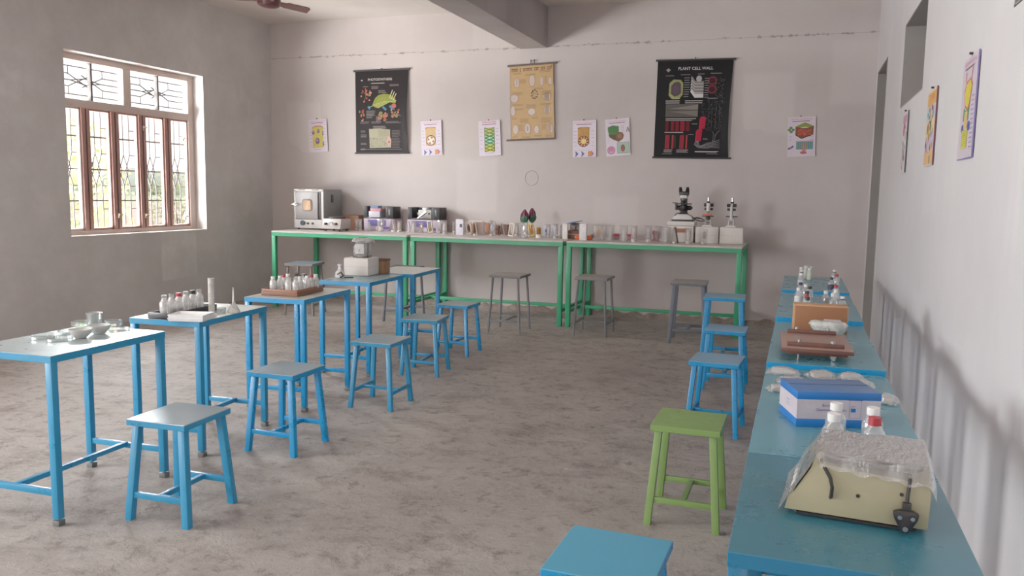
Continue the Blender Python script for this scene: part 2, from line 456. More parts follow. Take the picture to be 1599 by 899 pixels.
# ------------------------------------------------------------------ outdoors
t = NT('outdoor_soil'); c0 = t.coord(); sx = t.n('ShaderNodeSeparateXYZ', Vector=c0)
wob = t.math('ADD', sx.outputs[0], t.math('MULTIPLY', t.noise(c0, .06, 4), 24.))
field = t.mapr(wob, -58., -66.)
cg = t.mix(t.noise(c0, 1.3, 5), lin((200, 172, 158)), lin((222, 200, 188)))
cg = t.mix(field, cg, t.mix(t.noise(t.coord((.15, 1., 1.)), .8, 3), lin((170, 190, 150)), lin((196, 208, 170))))
t.principled(Base_Color=cg, Roughness=1.)
mb = MB(); mb._add([(-380, -60, -.5), (20, -60, -.5), (20, 380, -.5), (-380, 380, -.5)], [(0, 1, 2, 3)])
struct(mb.build('outdoor_ground', t.m, smooth=False))
M_leaf = mat('sunlit_leaf', (184, 198, 140), .7, 0, .25, 0, 3.)
M_leaf2 = mat('yellow_leaf', (222, 218, 160), .7, 0, .2, 0, 3.)
M_bark = mat('bark', (120, 96, 78), .9)
def shrub(name, label, cat, loc, r, h, n, mats, seed):
    rd = random.Random(seed)
    t_ = thing(name, label, cat, loc)
    mb = MB()
    for k in range(5):
        a = k * 1.3; mb.sweep([(0, 0, 0), (.1 * math.cos(a), .1 * math.sin(a), h * .3), (r * .6 * math.cos(a), r * .6 * math.sin(a), h * .75)], [.03, .022, .008], 6)
    mb.build('stem', M_bark, t_)
    mb = MB()
    for k in range(n):
        while True:
            p = Vector((rd.uniform(-1, 1), rd.uniform(-1, 1), rd.uniform(-1, 1)))
            if .35 < p.length < 1: break
        p = Vector((p.x * r, p.y * r, h * .55 + p.z * h * .45))
        q = Quaternion((rd.random() - .5, rd.random() - .5, rd.random() - .5, rd.random() - .5)).normalized().to_matrix().to_4x4()
        s = rd.uniform(.05, .11)
        mb._add([(-s, 0, 0), (0, -s * .5, .0), (s, 0, 0), (0, s * .5, .01)], [(0, 1, 2, 3)], 0 if rd.random() < .65 else 1, Matrix.Translation(p) @ q)
    mb.build('foliage', mats, t_, smooth=False)
    return t_
shrub('garden_shrub', 'tall yellow-green flowering shrub outside the barred window', 'shrub', (-10.6, 9.75, -.5), .95, 3.1, 1500, [M_leaf, M_leaf2], 3)
shrub('field_bush', 'small rounded green bush on the far field seen through the window', 'shrub', (-22., 25.2, -.5), 1.3, 2.6, 700, [mat('bush_leaf', (172, 190, 150), .8, 0, .2), M_leaf], 5)
mb = MB(); rd = random.Random(9)
for k in range(60):
    x, y = -150 + rd.uniform(-6, 6), 110 + k * 3.0
    mb.ball((x, y, 1.6 + rd.uniform(-.6, 1.)), rd.uniform(2.6, 4.2), n=8, sz=rd.uniform(.8, 1.1))
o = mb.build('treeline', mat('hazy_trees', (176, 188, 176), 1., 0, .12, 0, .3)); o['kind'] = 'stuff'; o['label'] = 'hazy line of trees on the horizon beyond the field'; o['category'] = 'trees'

# ------------------------------------------------------------------ world and lamps
w = bpy.data.worlds.new('sky'); SC.world = w; w.use_nodes = True
nt = w.node_tree; nt.nodes.clear()
wo = nt.nodes.new('ShaderNodeOutputWorld'); bg = nt.nodes.new('ShaderNodeBackground')
bg.inputs[0].default_value = (1., .98, .965, 1); bg.inputs[1].default_value = 1.0
nt.links.new(bg.outputs[0], wo.inputs[0])
def area(name, loc, aim, sx, sy, power, rgb=(1, 1, 1), spread=PI):
    l = bpy.data.lights.new(name, 'AREA'); l.shape = 'RECTANGLE'; l.size = sx; l.size_y = sy; l.energy = power; l.color = rgb; l.spread = spread
    o = bpy.data.objects.new(name, l); COL.objects.link(o); o.location = loc
    d = Vector(aim) - Vector(loc); o.rotation_euler = d.to_track_quat('-Z', 'Y').to_euler()
    return o
DAY = (.985, .99, 1.)
area('window_daylight', (XL - .2, .8, 1.6), (0, 1.9, 1.3), 2.0, 1.4, 135, DAY)
area('window_daylight', (XL - .2, -2.2, 1.8), (0, -1., 1.6), 2.0, 1.85, 90, DAY)
area('side_fill_light', (XR + .02, -2.5, 1.25), (-6.9, -2.4, 1.5), 1.4, 2.3, 25, (1, .99, .98))  # added fill lamp in the unseen side doorway, brightens the left wall
area('sky_light', (-11.5, 4.4, 4.4), (-6., 9.0, 1.9), 4., 3., 330, DAY, 1.3)
area('glare_lamp', (-11.4, 12.4, 5.3), (-5., 6.2, 1.2), 4.4, 2.6, 620, DAY, 1.6)  # added lamp outside the window, gives the table tops their glare
area('sunlit_yard_light', (-9.6, 5.0, -.35), (-5.6, 9.4, 2.9), 3.5, 3., 900, (1., .97, .92), 2.)
area('sunlit_yard_light', (-9.4, .8, -.35), (-4.5, 2.6, 3.6), 3.5, 3., 1200, (1., .985, .96))
area('sunlit_yard_light', (-9.4, -2.2, -.35), (-4.5, -1., 3.6), 3.5, 3., 500, (1., .985, .96))

SC.view_settings.view_transform = 'Standard'
SC.view_settings.look = 'None'
SC.view_settings.exposure = .88
SC.view_settings.gamma = 1.3
SC.cycles.use_denoising = True
SC.cycles.max_bounces = 8
SC.cycles.diffuse_bounces = 5
SC.cycles.transparent_max_bounces = 24
SC.cycles.caustics_reflective = False
SC.cycles.caustics_refractive = False
SC.cycles.sample_clamp_indirect = 6.
# ------------------------------------------------------------------ furniture
RUST = (96, 70, 52)
P_blue = paint('blue_enamel', (30, 132, 180), (60, 74, 80), .32, .12)
P_bright = paint('bright_blue_enamel', (8, 136, 198), (60, 74, 80), .3, .08)
P_top = paint('grey_blue_top', (214, 219, 214), (140, 150, 152), .36, .03, 4., metal=.65)  # glare over the blue enamel is put into this pale colour
P_stooltop = paint('stool_top_grey_blue', (150, 166, 172), (100, 110, 116), .32, .05, 5., metal=.3)
P_rtop = paint('teal_top', (80, 142, 160), (96, 92, 84), .28, 0., 3., (96, 148, 164))
P_rtop0 = paint('scuffed_teal_top', (44, 108, 128), (70, 66, 60), .28, .27, 3.2, (54, 114, 132))
P_green = paint('green_enamel', (46, 156, 108), (70, 90, 74), .38, .1)
P_lime = paint('lime_enamel', (116, 150, 78), (60, 56, 40), .38, .18)
P_grey = paint('grey_enamel', (112, 113, 116), (120, 84, 62), .45, .3, 14.)
P_greytop = paint('pale_grey_top', (160, 150, 146), (120, 100, 90), .4, .2, 9.)
P_slate = paint('slate_enamel', (86, 92, 104), (60, 60, 64), .42, .15)
P_bluegrey = paint('blue_grey_enamel', (104, 122, 136), (80, 84, 90), .38, .15)
M_foot = mat('bare_steel_foot', (110, 112, 112), .5, .5)

def stool(label, loc, rz, ptop, plegs, a=.304, b=.321, h=.456, leg=.030, rot=False, tube=False, zs=.115, splay=.011, inset=.034, chair_top=None):
    """four splayed legs, H stretcher near the floor, flat sheet seat with a folded rim"""
    if rot: a, b = b, a; rz += PI / 2
    t = thing('lab_stool', label, 'stool', loc, rz, None)
    mb = MB(); mb.box((0, 0, h - .014), (a, b, .028), bev=.003)
    for f in mb.bm.faces:
        if f.normal.z > .9 or f.calc_center_median().z > h - .002: f.material_index = 1
    mb.build('seat', [plegs, ptop], t, smooth=False)
    P = {}
    for sx in (-1, 1):
        for sy in (-1, 1):
            top = Vector((sx * (a / 2 - inset), sy * (b / 2 - inset), h - .026)); bot = Vector((sx * (a / 2 + splay - .012), sy * (b / 2 + splay - .012), 0.0))
            P[sx, sy] = (top, bot)
            mb = MB()
            if tube: mb.tube(bot, top, leg / 2)
            else:
                mb.bar(bot, top, leg, leg, up=(0, 1, 0), bev=.003)
            for v in mb.bm.verts:
                if v.co.z < .02: v.co.z = 0
            mb.build('leg', plegs, t)
    def at(sx, sy, z):
        tp, bt = P[sx, sy]; k = (z - bt.z) / (tp.z - bt.z); return bt.lerp(tp, k)
    mids = []
    for sy in (-1, 1):
        mb = MB(); p, q = at(-1, sy, zs), at(1, sy, zs); mids.append((p + q) / 2)
        mb.bar(p, q, leg * .62, leg * .8, bev=.002); mb.build('stretcher', plegs, t)
    mb = MB(); mb.bar(mids[0], mids[1], leg * .7, leg * .66, bev=.002); mb.build('stretcher', plegs, t)
    return t

stool('light blue-topped stool with a glossy reflecting seat, beside the table of glass dishes', (-2.592, 2.943, 0), .033, P_stooltop, P_blue, leg=.034)
stool('light blue stool with a matt grey seat, beside the table with the funnel', (-2.712, 3.940, 0), -.011, P_stooltop, P_bright, leg=.032)
stool('blue stool with a dusty grey seat, beside the table with the bottle tray', (-2.668, 4.984, 0), .019, P_stooltop, P_blue, rot=True)
stool('small blue stool in front of the table holding the foam box', (-2.820, 6.019, 0), .123, P_stooltop, P_blue)
stool('small blue stool beside the empty table of the row', (-2.903, 6.911, 0), .0, P_stooltop, P_bright)
stool('lime green painted stool standing alone by the long blue bench', (-.424, 3.726, 0), -.011, P_lime, P_lime, leg=.032)
stool('bright blue stool cut off by the bottom of the picture', (-.459, 2.204, 0), -.03, mat('teal_seat', (64, 150, 184), .32, 0, .03, 0, 6.), P_bright, leg=.032)
stool('bright blue stool just behind the lime green stool', (-.441, 5.230, 0), -.062, mat('blue_seat', (110, 156, 188), .32, 0, .03, 0, 6.), P_bright, rot=True)
stool('bright blue stool in the middle of the line of three by the bench', (-.488, 6.473, 0), -.022, mat('blue_seat', (110, 156, 188), .32, 0, .03, 0, 6.), P_bright, leg=.034)
stool('taller bright blue stool at the far end of the line of three', (-.576, 7.300, 0), .035, mat('blue_seat', (110, 156, 188), .32, 0, .03, 0, 6.), P_bright, a=.345, b=.36, h=.6085, leg=.038)
G = dict(a=.345, b=.38, h=.6085, zs=.13)
stool('brownish grey tall stool with round legs under the middle green table', (-2.868, 8.220, 0), .023, P_greytop, P_grey, leg=.026, tube=True, **G)
stool('grey tall stool with round legs at the joint of two green tables', (-1.995, 8.417, 0), .004, P_greytop, P_grey, leg=.026, tube=True, rot=True, **G)
stool('dark slate tall stool with square legs, in front of the boxed microscopes', (-1.009, 8.379, 0), .046, P_greytop, P_slate, leg=.036, **G)
stool('blue-grey tall stool under the green table holding the oven', (-5.489, 8.371, 0), .2, P_bluegrey, paint('grey_brown_legs', (120, 114, 110), (90, 80, 74), .45, .2), leg=.03, tube=True, rot=True, **G)
stool('slate grey tall stool mostly hidden by the empty table', (-4.225, 8.447, 0), .07, P_slate, P_slate, leg=.03, tube=True, **G)

def lab_table(label, loc, rz, a, b, h, ptop, pside, leg=.034, group=None, zs=.145):
    t = thing('lab_table', label, 'table', loc, rz, group)
    mb = MB(); mb.box((0, 0, h - .016), (a, b, .032), bev=.002)
    for f in mb.bm.faces:
        if f.calc_center_median().z > h - .001: f.material_index = 1
    mb.build('tabletop', [pside, ptop], t, smooth=False)
    e = leg / 2 + .002
    for sx in (-1, 1):
        for sy in (-1, 1):
            mb = MB(); x, y = sx * (a / 2 - e), sy * (b / 2 - e)
            mb.box((x, y, (h - .03) / 2 + .015), (leg, leg, h - .06), bev=.003)
            lg = mb.build('leg', pside, t)
            mb = MB(); mb.box((x, y, .0125), (leg + .002, leg + .002, .025), bev=.002); mb.build('leg_foot', M_foot, lg)
    for sy in (-1, 1):
        mb = MB(); y = sy * (b / 2 - e); mb.bar((-a / 2 + leg, y, zs), (a / 2 - leg, y, zs), .022, .028, bev=.002); mb.build('stretcher', pside, t)
    mb = MB(); mb.bar((0, -b / 2 + e, zs + .006), (0, b / 2 - e, zs + .006), .024, .024, bev=.002); mb.build('stretcher', pside, t)
    return t
lab_table('pale grey-topped blue table holding glass dishes and two bowls', (-3.209, 2.936, 0), .0265, .4976, .69, .75, paint('cool_grey_top', (176, 192, 194), (120, 132, 136), .3, .02, 4., metal=.45), P_blue)  # pale top colour has the window glare painted in
lab_table('pale grey-topped blue table holding a funnel and a measuring cylinder', (-3.260, 3.907, 0), .074, .4445, .668, .75, P_top, P_blue)
lab_table('pale-topped blue table holding the wooden tray of bottles', (-3.263, 4.912, 0), .068, .4445, .668, .75, P_top, P_bright)
lab_table('blue table holding the white foam box', (-3.386, 6.011, 0), .06, .4445, .668, .75, paint('dull_blue_top', (136, 166, 178), (110, 122, 126), .3, .0, 4.), P_bright)
lab_table('empty blue table at the far end of the row of separate tables', (-3.368, 6.748, 0), .07, .4445, .668, .75, P_top, P_bright)

RT = [(1.66, 2.352, .75, 'scuffed teal table under the electronic balance', P_rtop0),
      (2.357, 2.98, .75, 'teal table under the blue and white carton', P_rtop),
      (2.985, 3.66, .737, 'teal table strewn with clear plastic packets', P_rtop),
      (3.675, 4.41, .757, 'teal table under the wooden press', P_rtop),
      (4.415, 5.005, .745, 'teal table under the upright wooden box', P_rtop),
      (5.03, 5.78, .768, 'teal table with reagent bottles, just behind the upright wooden box', P_rtop),
      (5.785, 6.41, .760, 'teal table with bottles, second behind the upright wooden box', P_rtop),
      (6.45, 7.10, .775, 'teal table with the farthest pair of glass bottles', P_rtop),
      (7.115, 7.72, .768, 'teal table at the far end of the bench, under the white plastic bottles', P_rtop)]
for ya, yb, h, lb, pt in RT:
    lab_table(lb, (.133, (ya + yb) / 2, 0), 0., .474, yb - ya, h, pt, P_bright if ya > 3 else paint('deep_teal_enamel', (14, 104, 146), (50, 58, 60), .32, .14), leg=.04)
def rz_at(y):
    for ya, yb, h, *_ in RT:
        if y <= yb + .03: return h
    return .75

# long green tables along the back wall
t = NT('laminate_top'); c0 = t.coord()
n = t.noise(t.coord((2., 14., 2.)), 3., 5, .6)
t.principled(Base_Color=t.mix(t.mapr(n, .35, .7), lin((182, 168, 162)), lin((212, 202, 196))), Roughness=.4)
M_lam = t.m
M_lamedge = mat('laminate_edge', (196, 188, 182), .5)
def green_table(label, x0, x1):
    y0, y1, h = 8.716, 9.70, .95
    t = thing('long_green_table', label, 'table', ((x0 + x1) / 2, (y0 + y1) / 2, 0))
    a, b = x1 - x0 - .008, y1 - y0
    mb = MB(); mb.box((0, 0, h - .009), (a, b, .018), bev=.001); mb.build('tabletop', M_lam, t, smooth=False)
    mb = MB()
    for sy in (-1, 1): mb.box((0, sy * (b / 2 - .018), h - .041), (a, .036, .046), bev=.002)
    for sx in (-1, 1): mb.box((sx * (a / 2 - .018), 0, h - .041), (.036, b - .07, .046), bev=.002)
    mb.build('rim', P_green, t, smooth=False)
    L = .052
    for sx in (-1, 1):
        for sy in (-1, 1):
            mb = MB(); mb.box((sx * (a / 2 - L / 2), sy * (b / 2 - L / 2), (h - .064) / 2), (L, L, h - .064), bev=.003); mb.build('leg', P_green, t)
    for sx in (-1, 1):
        mb = MB(); x = sx * (a / 2 - L / 2); mb.bar((x, -b / 2 + L, .17), (x, b / 2 - L, .17), .036, .036, bev=.002); mb.build('stretcher', P_green, t)
    mb = MB(); mb.bar((-a / 2 + L / 2, .0, .17), (a / 2 - L / 2, .0, .17), .036, .036, bev=.002); mb.build('stretcher', P_green, t)
    return t
green_table('long pale-topped green table under the laboratory oven', -6.19, -4.325)
green_table('long pale-topped green table under the red and green flower buds', -4.285, -2.432)
green_table('long pale-topped green table under the three microscopes', -2.398, -.537)
# ------------------------------------------------------------------ wall charts
t = NT('printed_ink'); at_ = t.n('ShaderNodeAttribute', props={'attribute_name': 'Ink'})
t.principled(Base_Color=at_.outputs['Color'], Roughness=.6, Specular_IOR_Level=.15)
M_ink = t.m
t = NT('printed_ink_glossy'); at_ = t.n('ShaderNodeAttribute', props={'attribute_name': 'Ink'})
t.principled(Base_Color=at_.outputs['Color'], Roughness=.3)
M_inkg = t.m
_font = {}
def text_faces(s):
    if s in _font: return _font[s]
    cu = bpy.data.curves.new('tmp', 'FONT'); cu.body = s; cu.size = 1.; cu.resolution_u = 2; cu.align_x = 'CENTER'
    o = bpy.data.objects.new('tmp', cu)
    me = bpy.data.meshes.new_from_object(o)
    r = ([tuple(v.co[:2]) for v in me.vertices], [tuple(p.vertices) for p in me.polygons])
    bpy.data.objects.remove(o); bpy.data.curves.remove(cu); bpy.data.meshes.remove(me)
    _font[s] = r
    return r

class Art:
    """flat coloured shapes on a sheet of w by h metres; u to the right, v up; layers stack towards the viewer"""
    def __init__(s, w, h, warp=None):
        s.w, s.h = w, h; s.V = []; s.Fc = []; s.C = []; s.k = 0
        s.warp = warp or (lambda u, v, d: (u, -d, v))
    def _p(s, pts, faces, col, same=False):
        if not same: s.k += 1
        d = .0012 + s.k * .00006
        o = len(s.V)
        s.V += [s.warp(u, v, d) for u, v in pts]
        for f in faces: s.Fc.append(tuple(i + o for i in f)); s.C.append((*lin(col), 1))
    def poly(s, pts, col, same=False): s._p(pts, [tuple(range(len(pts)))], col, same)
    def rect(s, u0, v0, u1, v1, col, same=False): s.poly([(u0, v0), (u1, v0), (u1, v1), (u0, v1)], col, same)
    def ell(s, cx, cy, rx, ry, col, n=18, a0=0., a1=2 * PI, same=False):
        s.poly([(cx + rx * math.cos(a0 + (a1 - a0) * i / n), cy + ry * math.sin(a0 + (a1 - a0) * i / n)) for i in range(n if a1 - a0 > 6.2 else n + 1)], col, same)
    def line(s, pts, wd, col, same=False):
        if not same: s.k += 1
        for (a, b), (c, d) in zip(pts, pts[1:]):
            L = math.hypot(c - a, d - b) or 1; nx, ny = -(d - b) / L * wd / 2, (c - a) / L * wd / 2
            s._p([(a - nx, b - ny), (c - nx, d - ny), (c + nx, d + ny), (a + nx, b + ny)], [(0, 1, 2, 3)], col, True)
    def ring(s, cx, cy, rx, ry, wd, col, n=20):
        s.line([(cx + rx * math.cos(2 * PI * i / n), cy + ry * math.sin(2 * PI * i / n)) for i in range(n + 1)], wd, col)
    def bars(s, u0, v1, u1, n, dz, col, th=None, rd=random):
        """lines of print too small to read"""
        s.k += 1
        for i in range(n):
            v = v1 - i * dz
            s._p([(u0, v - (th or dz * .42)), (u0 + (u1 - u0) * rd.uniform(.75, 1.), v - (th or dz * .42)), (u0 + (u1 - u0) * rd.uniform(.75, 1.), v), (u0, v)], [(0, 1, 2, 3)], col, True)
    def text(s, body, cu, v, size, col, sx=1.):
        vs, fs = text_faces(body)
        s._p([(cu + x * size * sx, v + y * size) for x, y in vs], fs, col)
    def build(s, name, m, parent):
        me = bpy.data.meshes.new(name); me.from_pydata(s.V, [], s.Fc)
        ca = me.color_attributes.new('Ink', 'FLOAT_COLOR', 'CORNER')
        i = 0; buf = []
        for p, c in zip(me.polygons, s.C): buf += list(c) * p.loop_total
        ca.data.foreach_set('color', buf)
        me.materials.append(m)
        o = bpy.data.objects.new(name, me); COL.objects.link(o); o.parent = parent
        return o

M_black = mat('black_rod', (34, 30, 32), .5)
M_woodrod = mat('grey_wood_rod', (92, 80, 76), .6)
M_nail = mat('nail_head', (70, 62, 58), .4, .6)

def sheet(parent, w, h, warp, mats, name='sheet'):
    mb = MB(); mb.grid(lambda a, b: warp(a * w, b * h, 0.), 16, 24)
    return mb.build(name, mats, parent, normals=False)

def chart(name, label, cat, corner, w, h, tilt, bg, rod_m, curl, rod_out=(.014, .014), nails=((.5, .02),), gloss=.3, bot_out=None):
    """scroll chart hung from a nail, rod along its top and foot. corner: lower-left (x,z)"""
    t = thing(name, label, cat, (corner[0], D - .012, corner[1]))
    t.rotation_euler = (0, tilt, 0)
    def warp(u, v, d):
        e = max(0, (u / w - .84) / .16)
        f = math.sin(min(1, v / h) * PI)
        k = e * e * f * (.35 + .65 * (1 - v / h))
        return (u - curl * .5 * k, -d - curl * .8 * k - .006, v)
    t_m = mat(name + '_paper', bg, gloss + .25, 0, .03, spec=.15)
    sheet(t, w, h, warp, t_m)
    mb = MB(); mb.tube((-rod_out[0], -.006, h), (w + rod_out[1], -.006, h), .011, n=10)
    mb.tube((-rod_out[0] - .008, -.006, h), (-rod_out[0], -.006, h), .013, n=10); mb.tube((w + rod_out[1], -.006, h), (w + rod_out[1] + .008, -.006, h), .013, n=10)
    mb.build('top_rod', rod_m, t)
    bo = bot_out or rod_out
    mb = MB(); mb.tube((-bo[0], -.006, 0), (w + bo[1], -.006, 0), .011, n=10); mb.build('bottom_rod', rod_m, t)
    for u, dz in nails:
        mb = MB(); mb.tube((u * w, .011, h + dz), (u * w, -.016, h + dz), .006, n=8); mb.bar((u * w, -.006, h), (u * w, -.006, h + dz), .006)
        mb.build('nail', M_nail, t)
    return t, Art(w, h, warp)

# photosynthesis chart
W_, H_ = .765, 1.055
t, A = chart('hanging_photosynthesis_chart', 'black scroll chart with a large green leaf and the title PHOTOSYNTHESIS', 'chart', (-5.562, 1.946), W_, H_, -.005, (27, 22, 24), M_black, .05)
Wt, G1, G2 = (206, 198, 196), (118, 110, 110), (92, 84, 86)
A.text('PHOTOSYNTHESIS', .36, .925, .042, Wt)
A.rect(.085, .925, .11, .94, (170, 165, 165))
A.bars(.23, .895, .47, 1, .02, (170, 160, 156), .008)
for (u0, v1, u1, n_) in ((.11, .855, .2, 1), (.235, .855, .36, 3), (.335, .8, .46, 3), (.5, .87, .66, 2), (.16, .545, .3, 5), (.16, .50, .26, 4), (.3, .47, .37, 5), (.53, .49, .66, 2)):
    A.bars(u0, v1, u1, n_, .014, G1)
Rd = [(168, 92, 84), (188, 120, 108), (150, 66, 60), (120, 120, 70)]
rd = random.Random(4)
def blobs(cx, cy, r, n_, cols, s=.012):
    for k in range(n_):
        a, q = rd.uniform(0, 2 * PI), r * math.sqrt(rd.random())
        A.ell(cx + q * math.cos(a), cy + q * math.sin(a), s * rd.uniform(.7, 1.3), s * rd.uniform(.8, 1.6), rd.choice(cols), 8)
        if k % 3 == 0: A.line([(cx, cy), (cx + q * math.cos(a), cy + q * math.sin(a))], .004, (106, 128, 80))
blobs(.155, .74, .085, 18, Rd); blobs(.40, .47, .07, 26, Rd); blobs(.58, .52, .07, 16, Rd); blobs(.1, .52, .05, 7, Rd); blobs(.11, .43, .02, 3, Rd)
A.ell(.56, .60, .035, .03, (176, 90, 80), 12)
for q in ((.40, .59, .45, .55), (.50, .60, .55, .56), (.19, .60, .215, .565)):
    A.line([(q[0], q[1]), (q[2], q[3])], .028, (64, 120, 150))
A.line([(.2, .585), (.27, .61)], .008, (150, 150, 120))
leaf = [(.25, .615), (.29, .70), (.34, .74), (.42, .755), (.50, .745), (.55, .72), (.59, .665), (.585, .63), (.5, .645), (.42, .61), (.34, .575), (.29, .585)]
A.poly(leaf, (124, 134, 56))
A.poly([(.25, .615), (.34, .575), (.42, .61), (.5, .645), (.585, .63), (.45, .66), (.34, .63)], (146, 152, 78))
for k in range(6):
    u = .31 + k * .045; A.line([(u, .63 + k * .004), (u + .05, .71 - abs(k - 2) * .006)], .004, (160, 166, 96))
A.line([(.26, .616), (.42, .655), (.585, .655)], .006, (170, 172, 104))
for k in range(3): A.line([(.50 + k * .028, .70 - k * .01), (.545 + k * .026, .80 - k * .022)], .011, (196, 190, 140))
A.line([(.5, .70), (.6, .66)], .006, (190, 186, 140))
for u0, u1 in ((.07, .21), (.235, .41), (.44, .67)): A.bars(u0, .405, u1, 2, .016, (108, 102, 104))
A.bars(.26, .345, .45, 2, .02, (140, 132, 130), .007)
A.poly([(.20, .31), (.36, .315), (.44, .305), (.505, .30), (.505, .21), (.525, .17), (.52, .07), (.21, .065), (.205, .2)], (150, 146, 122))
A.poly([(.20, .31), (.33, .313), (.32, .2), (.205, .2)], (158, 154, 128))
for k in range(8): A.line([(.36 + k * .017, .29), (.36 + k * .017, .215)], .004, (120, 116, 84))
A.ell(.485, .155, .03, .06, (196, 146, 138), 12); A.ell(.49, .14, .013, .016, (120, 80, 80), 8)
for k in range(26): A.ell(rd.uniform(.22, .47), rd.uniform(.08, .2), .008, .006, rd.choice([(110, 110, 100), (124, 128, 112), (90, 92, 88)]), 6)
A.bars(.08, .29, .16, 2, .014, G1); A.bars(.08, .24, .17, 3, .014, G1); A.bars(.08, .13, .17, 2, .014, G1); A.bars(.08, .06, .15, 2, .014, G1)
A.bars(.53, .29, .66, 12, .0195, G2)
A.rect(.07, .045, .68, .05, (120, 112, 112))
A.build('artwork', M_ink, t)

# plant cell wall chart
W_, H_ = .845, 1.095
t, A = chart('hanging_cell_wall_chart', 'black scroll chart with red blocks and the title PLANT CELL WALL', 'chart', (-1.645, 1.897), W_, H_, .012, (15, 15, 17), M_black, .055, nails=((.5, .025),), bot_out=(.014, .03))
A.text('PLANT CELL WALL', .43, .985, .046, (206, 204, 206))
A.ell(.125, .985, .026, .012, (120, 120, 122)); A.ell(.125, .985, .012, .02, (150, 150, 150))
GG = (130, 126, 130)
A.poly([(.14, .70), (.18, .66), (.26, .66), (.30, .71), (.30, .84), (.27, .875), (.19, .88), (.145, .84)], (140, 142, 92))
A.poly([(.165, .72), (.205, .69), (.25, .70), (.28, .73), (.275, .83), (.25, .855), (.2, .85), (.165, .81)], (74, 66, 66))
A.ell(.22, .77, .035, .045, (88, 64, 84), 10); A.line([(.15, .72), (.2, .67), (.27, .67)], .008, (176, 178, 126))
for k in range(5):
    g_ = 214 - k * 22; o = k * .036
    A.poly([(.385, .74 + o), (.435, .675 + o), (.53, .675 + o), (.53, .715 + o), (.435, .715 + o), (.39, .775 + o)], (g_, g_ - 3, g_ - 3))
A.poly([(.39, .77), (.41, .90), (.435, .85), (.53, .86), (.53, .72), (.435, .72)], (120, 116, 114))
for k in range(4): A.line([(.395, .77 + k * .033), (.435, .73 + k * .033), (.53, .73 + k * .033)], .006, (196, 192, 190))
A.ell(.475, .885, .032, .036, (166, 162, 160), 10)
for cy in (.86, .765):
    A.ring(.625, cy, .042, .04, .02, (104, 40, 50)); A.ell(.625, cy, .025, .025, (54, 20, 28), 10)
A.bars(.10, .925, .2, 1, .02, GG, .006); A.bars(.27, .935, .38, 1, .02, GG, .006); A.bars(.46, .94, .55, 1, .02, GG, .006); A.bars(.60, .945, .75, 1, .02, GG, .006)
A.bars(.31, .90, .38, 9, .026, GG, .007); A.bars(.54, .89, .59, 9, .026, GG, .007)
A.bars(.11, .645, .29, 2, .022, (170, 166, 168), .01); A.bars(.33, .645, .55, 2, .022, (170, 166, 168), .01); A.bars(.58, .67, .70, 1, .02, GG, .009)
A.rect(.115, .46, .48, .605, (84, 80, 76))
A.poly([(.16, .55), (.48, .60), (.48, .54)], (122, 116, 108)); A.poly([(.16, .52), (.48, .53), (.48, .465), (.3, .5)], (112, 106, 100)); A.line([(.12, .535), (.48, .537)], .005, (50, 48, 46))
A.bars(.12, .445, .47, 2, .018, (150, 146, 146), .008)
for k in range(20): A.rect(.50 + rd.random() * .05, .46 + k * .0075, .515 + rd.random() * .05, .464 + k * .0075, (60, 60, 62), True)
for k, (u, wd) in enumerate(((.12, .035), (.185, .035), (.235, .04), (.29, .05), (.355, .04))):
    A.rect(u, .30, u + wd, .415, [(104, 24, 34), (132, 30, 42), (122, 28, 40), (138, 32, 46), (104, 22, 32)][k])
    for j in range(4): A.line([(u + .004 + j * wd / 4, .30), (u + .010 + j * wd / 4, .415)], .003, (70, 16, 24))
A.bars(.12, .43, .40, 1, .02, (120, 112, 112), .006); A.bars(.115, .29, .385, 1, .02, (176, 172, 172), .010)
for u, wd in ((.125, .05), (.20, .02), (.29, .05), (.36, .018)):
    A.rect(u, .10, u + wd, .255, (126, 28, 40))
    for j in range(3): A.line([(u + wd * (j + .5) / 3, .10), (u + wd * (j + .7) / 3, .255)], .004, (172, 60, 62))
A.rect(.225, .115, .25, .25, (46, 40, 38))
A.bars(.115, .09, .23, 2, .02, (150, 146, 146), .01); A.bars(.26, .09, .40, 2, .02, (150, 146, 146), .01); A.bars(.1, .045, .22, 1, .02, (120, 118, 118), .006)
for u, v in ((.50, .33), (.465, .19)):
    A.poly([(u, v), (u + .015, v - .008), (u + .065, v), (u + .075, v + .12), (u + .06, v + .135), (u + .02, v + .13), (u + .005, v + .105)], (176, 32, 60))
    for j in range(3): A.line([(u + .02 + j * .016, v), (u + .024 + j * .016, v + .12)], .004, (128, 20, 42))
A.line([(.52, .33), (.515, .32)], .02, (176, 32, 60))
A.bars(.42, .385, .49, 1, .02, GG, .007); A.bars(.385, .265, .45, 1, .02, GG, .007); A.bars(.55, .22, .61, 1, .02, (90, 88, 90), .014)
for k in range(5):
    o = k * .014
    A.line([(.475 + o * .5, .19), (.46 + o, .15 - o * .3), (.50 + o, .115 + o * .5), (.60, .11 + o), (.66, .12 + o), (.74, .115 + o * 1.6)], .006, (120, 118, 120))
A.line([(.62, .15), (.68, .20), (.69, .26), (.73, .31)], .008, (90, 92, 96)); A.line([(.6, .14), (.66, .18), (.67, .27), (.65, .3)], .006, (84, 86, 88))
for k in range(150): A.ell(rd.uniform(.57, .755), rd.uniform(.31, .64), .005, .005, rd.choice([(62, 66, 66), (80, 84, 82), (48, 64, 60), (92, 72, 72)]), 5, same=k > 0)
for k in range(60): A.ell(rd.uniform(.66, .77), rd.uniform(.62, .89), .006, .006, rd.choice([(58, 74, 70), (72, 84, 82), (70, 62, 60)]), 5, same=k > 0)
for u in (.60, .635, .68, .72): A.line([(u, .63), (u + .004, .33)], .003, (76, 78, 80))
